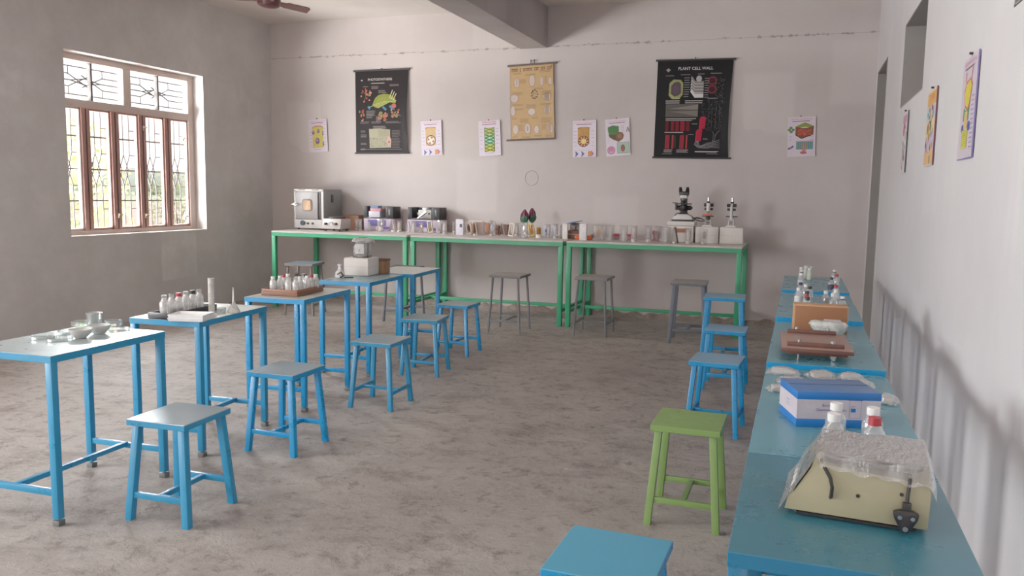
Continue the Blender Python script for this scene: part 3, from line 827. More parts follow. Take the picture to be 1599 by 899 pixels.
A.bars(.47, .075, .74, 1, .02, (190, 186, 188), .011); A.bars(.60, .05, .74, 1, .02, (120, 118, 118), .006)
A.build('artwork', M_ink, t)

# yellow chart with white oval figures
W_, H_ = .56, .89
t, A = chart('hanging_varnished_chart', 'varnished yellow-brown scroll chart with rows of pale oval figures, hung between two black charts', 'chart', (-3.402, 2.103), W_, H_, -.035, (196, 160, 112), M_woodrod, .02, rod_out=(.02, .03), nails=((.48, .05), (.56, .05)), gloss=.18, bot_out=(.06, .0))
DK = (92, 56, 36)
rd2 = random.Random(12)
u = .02
for wd, nn in ((.085, 5), (.02, 1), (.12, 7), (.06, 3), (.06, 3), (.06, 3)):
    A.rect(u, .845, u + wd, .853, DK)
    for j in range(nn):
        x0 = u + wd * j / nn
        A.rect(x0 + .002, .815, x0 + .008, .845, DK, True)
        A.rect(x0 + .002, .815 + .008 * (j % 3), x0 + wd / nn * .8, .822 + .008 * (j % 3), DK, True)
    u += wd + .022
A.rect(.512, .858, .535, .868, DK)
for r_, (v, its) in enumerate(((.63, ((.085, .03, .055), (.28, .035, .07), (.40, .018, .055), (.51, .022, .05))), (.29, ((.03, .03, .06), (.27, .045, .04), (.47, .04, .055))), (.07, ((.06, .035, .055), (.215, .035, .06), (.33, .03, .045), (.505, .03, .055))), (.45, ((.05, .05, .05), (.47, .05, .05))))):
    for cx, rx, ry in its:
        A.ell(cx, v + ry, rx * 1.15, ry * 1.12, (150, 122, 92)); A.ell(cx, v + ry, rx, ry, (198, 178, 168))
A.line([(.085, .65), (.088, .73)], .006, (96, 80, 90)); A.ell(.215, .13, .012, .035, (160, 140, 136))
for k in range(9):
    a = 2 * PI * k / 9; A.ell(.31 + .038 * math.cos(a), .535 + .05 * math.sin(a), .012, .009, (84, 66, 44), 7)
for k in range(15): A.ell(.31 + rd2.uniform(-.03, .03), .535 + rd2.uniform(-.04, .04), .006, .005, (96, 78, 52), 6)
BR = (152, 118, 76)
for (u0, v1, u1, n_) in ((.04, .80, .17, 2), (.2, .78, .35, 2), (.38, .81, .54, 2), (.44, .74, .475, 7), (.3, .61, .44, 2), (.03, .57, .18, 3), (.4, .57, .54, 4), (.02, .43, .18, 2), (.2, .42, .36, 4), (.38, .42, .54, 2), (.05, .375, .2, 2), (.02, .265, .09, 2), (.12, .25, .24, 4), (.27, .265, .36, 2), (.39, .25, .54, 5), (.02, .05, .1, 2), (.14, .04, .27, 2), (.3, .045, .42, 2), (.44, .05, .54, 3), (.12, .72, .22, 4), (.1, .18, .17, 6), (.4, .17, .46, 5)):
    A.bars(u0, v1, u1, n_, .013, BR)
A.rect(.0, .0, .003, .89, (120, 60, 44)); A.rect(.548, 0, .556, .89, (100, 52, 42)); A.rect(0, 0, .56, .005, (110, 60, 46))
A.build('artwork', M_inkg, t)

# small printed sheets
def poster(name, label, x, z, draw, w=.29, h=.43, tilt=0., wallside='back', lean=.012, edge=None):
    t = thing(name, label, 'poster', (x, D - .004, z) if wallside == 'back' else (XR - .004, x, z))
    t.rotation_euler = (0, tilt, 0) if wallside == 'back' else (0, 0, -PI / 2)
    def warp(u, v, d):
        return (u, -d - lean * u / w - .002, v)
    sheet(t, w, h, warp, mat('poster_paper', (214, 202, 216), .35, 0, .02))
    A = Art(w, h, warp); draw(A); A.build('artwork', M_ink, t)
    mb = MB(); mb.tube((w * .47, .003, h + .012), (w * .47, -.012, h + .012), .006, n=8); mb.box((w * .47, -.001, h + .004), (.012, .002, .02)); mb.build('nail', M_nail, t)
    if edge: mb = MB(); mb.box((w, -.0025 - lean * .5, h / 2), (.0015, .003 + lean, h)); mb.build('folded_edge', mat(label[:12] + '_edge', edge, .5), t)
    return t
PINK, DKR = (206, 92, 130), (120, 70, 90)
def head(A, title, sub=True, col=PINK):
    w, h = A.w, A.h
    n_ = len(title); sz = min(.036, w * 1.35 / n_)
    A.text(title, w * .5, h * .925, sz, col)
    if sub: A.bars(w * .16, h * .90, w * .86, 1, .02, DKR, .007)
def sides(A, vs, col=(160, 140, 168)):
    A.k += 1
    for v in vs:
        for u0, u1 in ((.06, .17), (.80, .93)):
            A.rect(A.w * u0, A.h * v, A.w * u1, A.h * (v + .012), col, True)
def d_stem(A):
    w, h = A.w, A.h; head(A, 'ANATOMY OF A MONOCOT STEM')
    A.poly([(w * .2, h * .13), (w * .8, h * .13), (w * .8, h * .76), (w * .65, h * .81), (w * .35, h * .81), (w * .2, h * .76)], (206, 190, 96))
    A.poly([(w * .2, h * .72), (w * .35, h * .77), (w * .65, h * .77), (w * .8, h * .72), (w * .8, h * .76), (w * .65, h * .81), (w * .35, h * .81), (w * .2, h * .76)], (190, 132, 110))
    r_ = random.Random(2)
    for k in range(90): A.ell(w * r_.uniform(.22, .78), h * r_.uniform(.14, .72), .008, .008, r_.choice([(196, 178, 84), (214, 202, 116), (188, 166, 90)]), 6, same=k > 0)
    for cx, cy, s in ((.47, .34, 1.3), (.53, .64, .85), (.25, .6, .8), (.77, .57, 1.), (.78, .25, .9)):
        A.ell(w * cx, h * cy, .026 * s if cx < .7 else .012, .034 * s, (118, 92, 124), 14); A.ell(w * (cx - .02), h * (cy + .02), .01 * s, .012 * s, (176, 150, 190), 8); A.ell(w * (cx + .01), h * (cy - .04), .006 * s, .007 * s, (86, 96, 130), 8)
    sides(A, (.2, .3, .42, .52, .62, .7)); A.bars(w * .3, h * .09, w * .7, 1, .02, (150, 130, 160), .006)
def d_root(arms, base, ink):
    def f(A):
        w, h = A.w, A.h; head(A, 'ANATOMY OF A DICOT ROOT' if arms == 4 else 'ANATOMY OF A MONOCOT ROOT')
        A.rect(w * .22, h * .36 if arms > 4 else h * .28, w * .72, h * .80, base); A.poly([(w * .2, h * .80), (w * .47, h * .825), (w * .74, h * .80), (w * .72, h * .785), (w * .47, h * .81), (w * .22, h * .785)], (96, 70, 56))
        r_ = random.Random(arms)
        for k in range(60): A.ell(w * r_.uniform(.24, .70), h * r_.uniform(.55, .78), .007, .006, r_.choice([tuple(int(v * .93) for v in base), tuple(min(255, int(v * 1.06)) for v in base)]), 6, same=k > 0)
        cy = .43
        A.ell(w * .47, h * cy, w * .24, h * .155, (112, 62, 60), 24); A.ell(w * .47, h * cy, w * .205, h * .13, (226, 204, 140) if arms > 4 else (206, 186, 158), 24)
        n_ = 9 if arms > 4 else 4
        for k in range(n_):
            a = 2 * PI * k / n_ + .4
            if arms > 4:
                A.ell(w * .47 + w * .16 * math.cos(a), h * cy + h * .10 * math.sin(a), .013, .013, (150, 60, 50), 8)
            else:
                A.line([(w * .47, h * cy), (w * .47 + w * .17 * math.cos(a), h * cy + h * .11 * math.sin(a))], .022, (232, 222, 206)); A.ell(w * .47 + w * .13 * math.cos(a + .8), h * cy + h * .085 * math.sin(a + .8), .016, .013, (160, 126, 104), 8)
        if arms > 4: A.ell(w * .47, h * cy, w * .07, h * .05, (232, 216, 130), 12)
        for u, c_ in ((.14, (92, 104, 160)), (.40, (92, 104, 160))):
            A.poly([(w * u, h * .16), (w * (u + .12), h * .09), (w * u, h * .01), (w * (u - .03), h * .01), (w * (u + .0), h * .09), (w * (u - .03), h * .16)], c_)
        A.poly([(w * .66, h * .15), (w * .82, h * .16), (w * .92, h * .09), (w * .82, h * .02), (w * .66, h * .02)], (170, 110, 150)); A.poly([(w * .66, h * .14), (w * .78, h * .14), (w * .85, h * .09), (w * .78, h * .03), (w * .66, h * .04)], (216, 142, 84))
        A.line([(w * .05, h * .185), (w * .95, h * .185)], .004, (190, 170, 200)); sides(A, (.3, .4, .52, .6, .7))
    return f
def d_spiro(A):
    w, h = A.w, A.h; head(A, 'SPIROGYRA', col=(200, 50, 90))
    u0, u1, v0, v1 = .28, .72, .12, .80
    A.rect(w * u0, h * v0, w * u1, h * v1, (186, 192, 120)); A.rect(w * u0, h * .34, w * u1, h * .56, (170, 206, 176)); A.rect(w * u0, h * .12, w * u1, h * .30, (206, 200, 96))
    for k in range(7):
        v = v0 + (v1 - v0) * k / 7; dv = (v1 - v0) / 7
        cg_ = [(130, 136, 40), (120, 150, 60), (74, 140, 90), (50, 140, 96), (70, 140, 80), (120, 150, 74), (128, 150, 80)][k]
        A.line([(w * u0, h * v), (w * u1, h * (v + dv * .9))], .017, cg_); A.line([(w * u1, h * v), (w * u0, h * (v + dv))], .013, tuple(int(c_ * .85) for c_ in cg_))
    for u in (u0, u1): A.line([(w * u, h * v0), (w * u, h * v1)], .010, (92, 110, 52))
    A.rect(w * .3, h * .07, w * .68, h * .08, (150, 130, 160)); sides(A, (.2, .34, .44, .55, .67, .76))
def d_block(A):
    w, h = A.w, A.h; head(A, 'ANATOMY OF A DICOT STEM')
    A.poly([(w * .1, h * .79), (w * .3, h * .83), (w * .56, h * .80), (w * .56, h * .66), (w * .42, h * .60), (w * .16, h * .62), (w * .1, h * .69)], (74, 122, 70))
    A.poly([(w * .1, h * .69), (w * .16, h * .62), (w * .42, h * .60), (w * .56, h * .66), (w * .5, h * .62), (w * .4, h * .55), (w * .14, h * .57)], (104, 128, 88))
    A.poly([(w * .12, h * .60), (w * .42, h * .585), (w * .52, h * .38), (w * .30, h * .45), (w * .15, h * .52)], (92, 82, 58))
    A.poly([(w * .42, h * .59), (w * .52, h * .65), (w * .70, h * .63), (w * .76, h * .55), (w * .72, h * .45), (w * .53, h * .37), (w * .42, h * .46)], (118, 90, 72)); A.ell(w * .58, h * .53, w * .1, h * .07, (146, 104, 86), 14)
    A.line([(w * .86, h * .62), (w * .93, h * .76), (w * .98, h * .62)], .008, (100, 110, 110)); A.line([(w * .88, h * .67), (w * .98, h * .67)], .006, (110, 120, 120))
    A.ell(w * .21, h * .16, w * .17, h * .11, (188, 110, 150), 20); A.ell(w * .21, h * .16, w * .14, h * .085, (214, 164, 194), 20)
    for k in range(3): A.line([(w * .1, h * (.12 + k * .04)), (w * .2, h * (.16 + k * .03)), (w * .31, h * (.13 + k * .04))], .007, (180, 96, 140))
    A.rect(w * .46, h * .06, w * .96, h * .36, (120, 130, 120)); A.rect(w * .475, h * .07, w * .945, h * .35, (164, 190, 172)); A.ell(w * .70, h * .20, w * .09, h * .1, (128, 96, 84), 14); A.ell(w * .70, h * .16, w * .06, h * .05, (176, 84, 84), 12)
    A.bars(w * .66, h * .80, w * .8, 5, .02, (166, 150, 170), .005); A.bars(w * .08, h * .5, w * .14, 3, .02, (166, 150, 170), .005)
def d_leaf(A):
    w, h = A.w, A.h; head(A, 'ANATOMY OF A DICOT LEAF', col=(190, 60, 90))
    A.poly([(w * .28, h * .76), (w * .62, h * .86), (w * .94, h * .76), (w * .92, h * .70), (w * .62, h * .75), (w * .28, h * .70)], (128, 140, 62))
    A.poly([(w * .28, h * .76), (w * .5, h * .72), (w * .72, h * .72), (w * .94, h * .76), (w * .92, h * .56), (w * .5, h * .47), (w * .28, h * .56)], (122, 74, 56)); A.poly([(w * .34, h * .66), (w * .55, h * .70), (w * .72, h * .66), (w * .84, h * .6), (w * .6, h * .52), (w * .36, h * .58)], (176, 72, 62))
    A.poly([(w * .28, h * .56), (w * .5, h * .47), (w * .92, h * .56), (w * .92, h * .54), (w * .5, h * .445), (w * .28, h * .54)], (84, 40, 42))
    r_ = random.Random(8)
    for k in range(40): A.ell(w * r_.uniform(.36, .86), h * r_.uniform(.54, .68), .007, .006, r_.choice([(196, 96, 74), (150, 60, 54), (190, 120, 80)]), 6, same=k > 0)
    for cx, cy in ((.12, .73), (.2, .68), (.06, .68), (.13, .63)): A.ell(w * cx, h * cy, .017, .015, (92, 130, 78), 10)
    A.line([(w * .02, h * .20), (w * .12, h * .22), (w * .22, h * .27)], .02, (112, 88, 128))
    A.rect(w * .32, h * .18, w * .92, h * .38, (108, 150, 150)); A.ell(w * .6, h * .25, w * .12, h * .12, (196, 128, 96), 14); A.ell(w * .6, h * .22, w * .06, h * .06, (190, 130, 160), 12); A.ell(w * .58, h * .10, w * .12, h * .04, (190, 92, 100), 12)
    for k in range(9): A.line([(w * (.34 + k * .07), h * .19), (w * (.34 + k * .07), h * .37)], .008, (84, 136, 96) if k % 2 else (88, 120, 150))
    sides(A, (.42, .5), (170, 150, 180)); A.rect(w * .3, h * .385, w * .94, h * .395, (200, 110, 130))
P_ = lambda *a, **k: poster('hanging_poster', *a, **k)
P_('small poster with a yellow block dotted with purple spots, alone near the window corner', -6.277, 1.958, d_stem, tilt=-.04)
P_('small poster of a tan root section with a four-armed core, beside the PHOTOSYNTHESIS chart', -4.615, 1.917, d_root(4, (206, 170, 122), (0, 0, 0)), tilt=-.04)
P_('small poster titled SPIROGYRA with a green spiral strip', -3.822, 1.908, d_spiro, tilt=-.05)
P_('small poster of an orange root section with a round yellow core ringed with red dots', -2.62, 1.897, d_root(9, (196, 146, 84), (0, 0, 0)), tilt=-.02)
P_('small poster with a green and brown cut block above a pink circle', -2.205, 1.905, d_block, tilt=-.07)
P_('small poster with a red and green leaf block, alone beyond the PLANT CELL WALL chart', -.17, 1.902, d_leaf, tilt=-.03)
def d_r3(A):
    w, h = A.w, A.h; head(A, 'ANATOMY OF A PLANT CELL', col=(206, 90, 130))
    A.poly([(w * .2, h * .68), (w * .32, h * .76), (w * .6, h * .79), (w * .72, h * .72), (w * .62, h * .52), (w * .5, h * .47), (w * .3, h * .52)], (206, 90, 90)); A.poly([(w * .24, h * .66), (w * .34, h * .74), (w * .6, h * .77), (w * .68, h * .70), (w * .58, h * .54), (w * .48, h * .5), (w * .32, h * .54)], (212, 196, 70))
    A.line([(w * .3, h * .76), (w * .26, h * .86)], .014, (200, 100, 100)); A.line([(w * .64, h * .78), (w * .68, h * .88)], .014, (200, 100, 100))
    A.poly([(w * .24, h * .52), (w * .36, h * .48), (w * .5, h * .48), (w * .62, h * .52), (w * .58, h * .38), (w * .24, h * .38)], (74, 146, 88)); A.poly([(w * .34, h * .47), (w * .52, h * .47), (w * .55, h * .3), (w * .3, h * .3)], (214, 176, 120))
    A.ell(w * .24, h * .31, .03, .02, (70, 84, 160), 10); A.ell(w * .66, h * .32, .03, .022, (70, 84, 160), 10)
    A.rect(w * .22, h * .11, w * .6, h * .29, (206, 200, 80)); A.bars(w * .24, h * .28, w * .6, 8, .009, (150, 160, 70)); A.bars(w * .75, h * .6, w * .95, 12, .02, (170, 150, 190), .006); A.rect(0, 0, w, h * .012, (130, 120, 180))
def d_r2(A):
    w, h = A.w, A.h
    A.rect(0, 0, w, h, (224, 206, 196)); A.rect(w * .04, h * .80, w, h * .97, (226, 168, 98)); A.text('FLOWERS', w * .52, h * .86, .05, (196, 110, 50))
    A.rect(0, h * .62, w, h * .79, (184, 204, 214)); A.rect(0, h * .40, w, h * .6, (230, 206, 160)); A.rect(0, h * .2, w, h * .39, (206, 190, 214)); A.rect(0, h * .02, w, h * .19, (226, 178, 130))
    r_ = random.Random(6)
    for k in range(34): A.ell(w * r_.uniform(.1, .9), h * r_.uniform(.05, .78), r_.uniform(.01, .025), r_.uniform(.01, .03), r_.choice([(92, 140, 84), (206, 110, 90), (84, 110, 150), (214, 180, 90), (160, 70, 90)]), 9)
def d_r1(A):
    w, h = A.w, A.h; A.rect(0, 0, w, h, (222, 214, 218)); A.rect(w * .1, h * .82, w * .9, h * .95, (206, 150, 176)); A.ell(w * .4, h * .72, .06, .05, (206, 90, 120), 14)
    r_ = random.Random(16)
    for k in range(30): A.ell(w * r_.uniform(.1, .9), h * r_.uniform(.05, .8), r_.uniform(.008, .022), r_.uniform(.01, .02), r_.choice([(92, 130, 94), (206, 120, 150), (70, 70, 80), (190, 150, 120)]), 8)
P_('poster of a yellow and green plant figure with red horns, beside the far wall niche', 4.40, 1.645, d_r3, w=.365, h=.455, wallside='right', lean=.003, edge=(120, 108, 170))
P_('orange-headed poster with coloured bands of flowers, below the wall niche', 5.545, 1.655, d_r2, w=.37, h=.435, wallside='right', lean=.003, edge=(122, 50, 70))
P_('pale poster with a pink flower, seen almost edge-on near the doorway', 6.83, 1.65, d_r1, w=.34, h=.435, wallside='right', lean=.003, edge=(70, 72, 84))
# pencil ring on the plaster
mb = MB(); mb.sweep([(-3.136 + .085 * math.cos(a * PI / 8), D - .001, 1.645 + .09 * math.sin(a * PI / 8)) for a in range(17)], .004, 5, caps=False)
o = mb.build('plaster_ring', mat('pencil_grey', (170, 160, 156), .9)); tag(o, 'faint grey ring drawn on the back wall above the green tables', 'mark')
# ------------------------------------------------------------------ materials of the small things
G_jar = clear('acrylic', (240, 238, 238), .24, .16, .05)
G_glass = clear('lab_glass', (244, 248, 248), .07, .2, .03, (235, 240, 240))
G_bottle = clear('bottle_glass', (236, 240, 240), .22, .2, .05, (236, 236, 234))
G_film = clear('plastic_film', (238, 238, 236), .15, .34, .12, (190, 186, 182), wrinkle=.6)
G_bag = clear('plastic_bag', (240, 240, 240), .13, .3, .12, (232, 232, 232), wrinkle=.8)
G_amber = clear('dark_liquid', (70, 60, 40), .55, .15, .05, (58, 50, 34))
G_yellow = clear('yellow_liquid', (200, 190, 110), .4, .12, .05, (150, 144, 72))
M_white = mat('white_plastic', (238, 238, 238), .4)
M_foam = mat('white_foam', (222, 216, 210), .85, 0, .03, .25, 60.)
M_foamshade = mat('foam_seam', (196, 190, 186), .9)
M_blk = mat('black_plastic', (30, 28, 30), .4)
M_chrome = mat('chrome', (206, 206, 206), .18, 1.)
M_red = mat('red_cap', (176, 40, 52), .4)
M_card = mat('brown_card', (146, 108, 78), .85, 0, .08)
M_carddark = mat('brown_card_dark', (104, 72, 52), .85, 0, .1)
M_wine = mat('rack_wood', (124, 82, 62), .55, 0, .12, .1, 14.)
M_winedark = mat('press_edge', (96, 58, 48), .5, 0, .12)
M_press = mat('press_board', (150, 116, 104), .42, 0, .08, .05, 10.)
M_steel = mat('grey_steel', (128, 132, 132), .45, .2)
M_panel = mat('pale_panel', (198, 194, 190), .45)
M_porc = mat('grey_porcelain', (196, 198, 196), .25)
M_orange = mat('orange_plastic', (222, 96, 46), .35)
M_amberw = mat('bowl_shade', (160, 164, 162), .3)

# ------------------------------------------------------------------ green table one: oven and boxes
ZG = .951
t = thing('laboratory_oven', 'grey metal laboratory oven with a rounded door window and chrome handle', 'oven', (-5.955, 9.42, ZG))
mb = MB(); mb.box((0, 0, .268), (.435, .44, .50), bev=.006); mb.build('body', M_steel, t)
mb = MB()
for sx in (-1, 1):
    for sy in (-1, 1): mb.tube((sx * .18, sy * .18, 0), (sx * .18, sy * .18, .022), .018, n=10)
mb.build('foot', M_blk, t)
yf = -.221
mb = MB()
for a in ((-.205, 0, .32, .025, .37), (.203, 0, .32, .03, .37), (0, 0, .503, .435, .028), (0, 0, .075, .435, .11)): mb.box((a[0], yf - .003, a[2]), (a[3], .01, a[4]), bev=.002)
mb.build('front_frame', M_panel, t)
dm = mat('brushed_door', (146, 142, 142), .5, .3)
mb = MB(); mb.box((-.022, yf - .012, .305), (.33, .024, .34), bev=.004); dr = mb.build('door', dm, t)
mb = MB(); mb.box((.158, yf - .002, .305), (.035, .012, .345)); mb.build('hinge_shadow', M_blk, t)  # black strip painted for the shadow in the hinge gap
def rrect(w, h, r, n=6):
    pts = []
    for cx, cz, a0 in ((w / 2 - r, h / 2 - r, 0), (-w / 2 + r, h / 2 - r, PI / 2), (-w / 2 + r, -h / 2 + r, PI), (w / 2 - r, -h / 2 + r, 1.5 * PI)):
        pts += [(cx + r * math.cos(a0 + PI / 2 * k / n), cz + r * math.sin(a0 + PI / 2 * k / n)) for k in range(n + 1)]
    return pts
mb = MB(); mb.prism([(x - .01, z + .315) for x, z in rrect(.145, .155, .035)], yf - .03, yf - .02); mb.build('window_rim', mat('rubber_rim', (84, 70, 62), .5), dr)
mb = MB(); mb.prism([(x - .01, z + .315) for x, z in rrect(.115, .125, .026)], yf - .033, yf - .029); mb.build('door_window', mat('oven_glass', (150, 120, 96), .12, .35), dr)  # brown-orange tint has the reflected glow put into its colour
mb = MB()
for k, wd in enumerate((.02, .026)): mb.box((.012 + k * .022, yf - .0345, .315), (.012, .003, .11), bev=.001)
mb.build('pane_reflection', mat('warm_reflection', (226, 168, 96), .3), dr)  # orange strips imitate a bright reflection in the door window
mb = MB(); mb.tube((-.185, yf - .01, .32), (-.185, yf - .055, .32), .012); mb.bar((-.215, yf - .055, .32), (-.13, yf - .05, .32), .018, .022, bev=.004); mb.ball((-.215, yf - .055, .32), .018); mb.box((-.19, yf - .012, .32), (.03, .012, .06), bev=.003); mb.build('handle', M_chrome, dr)
mb = MB(); mb.tube((-.085, yf - .005, .085), (-.085, yf - .03, .085), .032); mb.build('knob', mat('blue_black_knob', (44, 52, 74), .35), t)
for x in (-.01, .06):
    mb = MB(); mb.tube((x, yf - .005, .08), (x, yf - .022, .08), .014); mb.build('knob', M_blk, t)
mb = MB(); mb.box((.2185, -.02, .40), (.006, .055, .10), bev=.002); mb.build('side_vent', mat('vent_dark', (52, 58, 60), .5), t)
mb = MB(); mb.box((-.1, yf - .009, .507), (.10, .003, .010)); mb.box((.1, yf - .009, .507), (.10, .003, .010)); mb.build('label_strip', mat('label_dark', (96, 84, 74), .5), t)

t = thing('hot_plate', 'pale hot plate with a black top plate, standing beside the oven', 'hot plate', (-5.49, 9.09, ZG), 0.)
mb = MB(); mb.prism([(-.13, .03), (.13, .03), (.13, .155), (-.13, .155)], -.13, .13, bev=.005)
for v in mb.bm.verts:
    if v.co.y < -.1 and v.co.z > .1: v.co.y += .025
mb.build('body', mat('hot_plate_shell', (176, 168, 160), .4, .2), t)
mb = MB(); mb.box((0, -.122, .092), (.235, .006, .105), bev=.002, M=Matrix.Rotation(-.0, 4, 'X')); 
for v in mb.bm.verts: v.co.y += max(0, (v.co.z - .04)) * .2
mb.build('control_panel', mat('bright_panel', (226, 222, 220), .2, .4), t)
for x, r in ((-.075, .016), (.07, .016), (-.005, .03)):
    mb = MB(); mb.tube((x, -.115, .095), (x, -.14 if r < .02 else -.128, .092), r, n=16); mb.build('knob' if r < .02 else 'dial', M_blk if r < .02 else mat('dial_white', (196, 192, 190), .4), t)
mb = MB(); mb.tube((.01, .0, .155), (.01, .0, .18), .105, n=28); mb.build('heating_plate', mat('cast_iron', (48, 46, 48), .55), t)
mb = MB()
for sx in (-1, 1):
    for sy in (-1, 1): mb.tube((sx * .095, sy * .095, 0), (sx * .095, sy * .095, .032), .016, n=10)
mb.build('foot', M_blk, t)

def box_thing(name, label, cat, loc, d, rz=0., m=M_card, bev=.003, group=None):
    t = thing(name, label, cat, loc, rz, group)
    mb = MB(); mb.box((0, 0, d[2] / 2), d, bev=bev); mb.build('body', m, t)
    return t
t = box_thing('cardboard_box', 'plain brown cardboard box between the oven and the first black case', 'box', (-5.50, 9.56, ZG), (.24, .22, .19), 0., mat('oven_card', (128, 88, 64), .85, 0, .06))
mb = MB(); mb.box((0, 0, .191), (.24, .006, .002)); mb.build('flap_seam', M_carddark, t)

# two purple cartons, each with an open black case on it
def purple_carton(label, loc, w):
    t = thing('printed_carton', label, 'carton', loc)
    d, h = .24, .155
    mb = MB(); mb.box((0, 0, h / 2), (w, d, h), bev=.002); mb.build('body', mat('lilac_card', (186, 168, 186), .6), t)
    mb = MB(); y = -d / 2 - .001
    mb.box((-.02, y, h * .66), (w * .62, .002, h * .5)); mb.box((w * .25, y - .0006, h * .26), (w * .3, .002, h * .22)); mb.build('print', mat('violet_print', (86, 74, 140), .5), t)
    mb = MB()
    for k in range(4): mb.box((-w * .36, y - .001, h * (.2 + k * .14)), (w * .16, .002, h * .05))
    mb.box((w * .02, y - .001, h * .2), (w * .2, .002, h * .26)); mb.build('label', mat('white_print', (220, 210, 216), .5), t)
    return t
def black_case(label, loc, w):
    t = thing('instrument_case', label, 'case', loc)
    d, h = .21, .155
    mb = MB(); mb.box((0, 0, .008), (w, d, .016), bev=.003); mb.box((0, d / 2 - .006, h / 2), (w, .012, h), bev=.003); mb.build('tray', M_blk, t)
    for s in (-1, 1):
        mb = MB(); x = s * (w / 2 - .055 if s > 0 else w / 2 - .03); ww = .11 if s > 0 else .06
        mb.box((x, 0, h / 2), (ww, d, h), bev=.008); sd = mb.build('side', mat('black_case', (30, 28, 32), .55), t)
        if s > 0:
            mb = MB(); mb.box((x + .005, -d / 2 - .002, h * .55), (.024, .006, .075), bev=.002); mb.build('clasp', mat('clasp_grey', (96, 98, 102), .4, .4), sd)
            mb = MB(); mb.box((x - .03, -d / 2 - .001, h * .5), (.008, .004, h * .9)); mb.build('ridge', mat('ridge_grey', (70, 68, 72), .4), sd)
    return t
purple_carton('lilac and violet printed carton under the case that holds coloured boxes', (-5.095, 9.57, ZG), .42)
black_case('open black case packed with blue, pink and white boxes', (-5.105, 9.57, ZG + .156), .43)
purple_carton('lilac and violet printed carton under the case that holds a white instrument', (-4.46, 9.57, ZG), .44)
black_case('open black case with a white instrument and steel tongs', (-4.465, 9.57, ZG + .156), .44)
z0 = ZG + .156 + .017
def slab(name, label, loc, d, m, rz=0.): return box_thing(name, label, 'box', loc, d, rz, m, .002)
slab('slide_box', 'white box with blue print in the first black case, lowest of its stack', (-5.155, 9.53, z0), (.16, .15, .075), mat('white_blue_box', (196, 196, 210), .5))
slab('slide_box', 'pink box in the middle of the stack in the first black case', (-5.14, 9.53, z0 + .076), (.15, .14, .035), mat('pink_box', (190, 122, 128), .5))
slab('slide_box', 'blue box on top of the stack in the first black case', (-5.165, 9.53, z0 + .112), (.11, .11, .033), mat('blue_box', (88, 118, 156), .5))
t = box_thing('white_instrument', 'white boxy instrument inside the second black case', 'instrument', (-4.46, 9.55, z0), (.18, .12, .105), 0., M_panel, .006)
mb = MB(); mb.tube((.06, -.06, .06), (.06, -.065, .06), .012, n=12); mb.build('dial', M_blk, t)
mb = MB(); mb.box((-.02, 0, .12), (.06, .06, .03), bev=.005); mb.build('cap', M_white, t)
t = thing('steel_tongs', 'shiny steel tongs lying in front of the white instrument', 'tongs', (-4.47, 9.452, ZG + .156))
mb = MB(); mb.sweep([(-.07, 0, .018), (-.02, 0, .05), (.05, 0, .10)], [.006, .012, .016], 8); mb.sweep([(-.04, 0, .016), (-.07, .0, .075), (-.075, 0, .09)], [.006, .008, .006], 8); mb.build('arm', M_chrome, t)

# big low carton and wooden blocks behind the jars on the middle table
t = thing('open_carton', 'wide pinkish-white carton lid lying behind the glass jars on the middle green table', 'carton', (-3.745, 9.60, ZG))
mb = MB(); mb.box((0, 0, .15), (.28, .12, .022), bev=.003); mb.box((0, .05, .075), (.28, .02, .14)); mb.build('lid', mat('pinkish_card', (214, 196, 188), .7), t)
mb = MB(); mb.box((.118, -.02, .072), (.045, .09, .13), bev=.003); mb.build('end_block', mat('chestnut_wood', (146, 88, 56), .6, 0, .1), t)
mb = MB(); mb.box((-.1, -.01, .065), (.05, .09, .11), bev=.003); mb.build('end_block', mat('pale_chestnut', (170, 116, 86), .6, 0, .1), t)
t = box_thing('wooden_box', 'small reddish-brown box between two tall jars, next to the pinkish carton', 'box', (-3.484, 9.47, ZG), (.075, .09, .11), 0., mat('umber_box', (122, 86, 70), .7, 0, .1))
mb = MB(); mb.box((0, -.047, .07), (.05, .004, .018)); mb.build('slot', mat('slot_dark', (60, 40, 36), .8), t)
box_thing('wooden_box', 'plain maroon-brown box behind the jars, nearer the flower buds', 'box', (-3.385, 9.50, ZG), (.085, .09, .125), 0., mat('maroon_box', (118, 84, 76), .7, 0, .1))

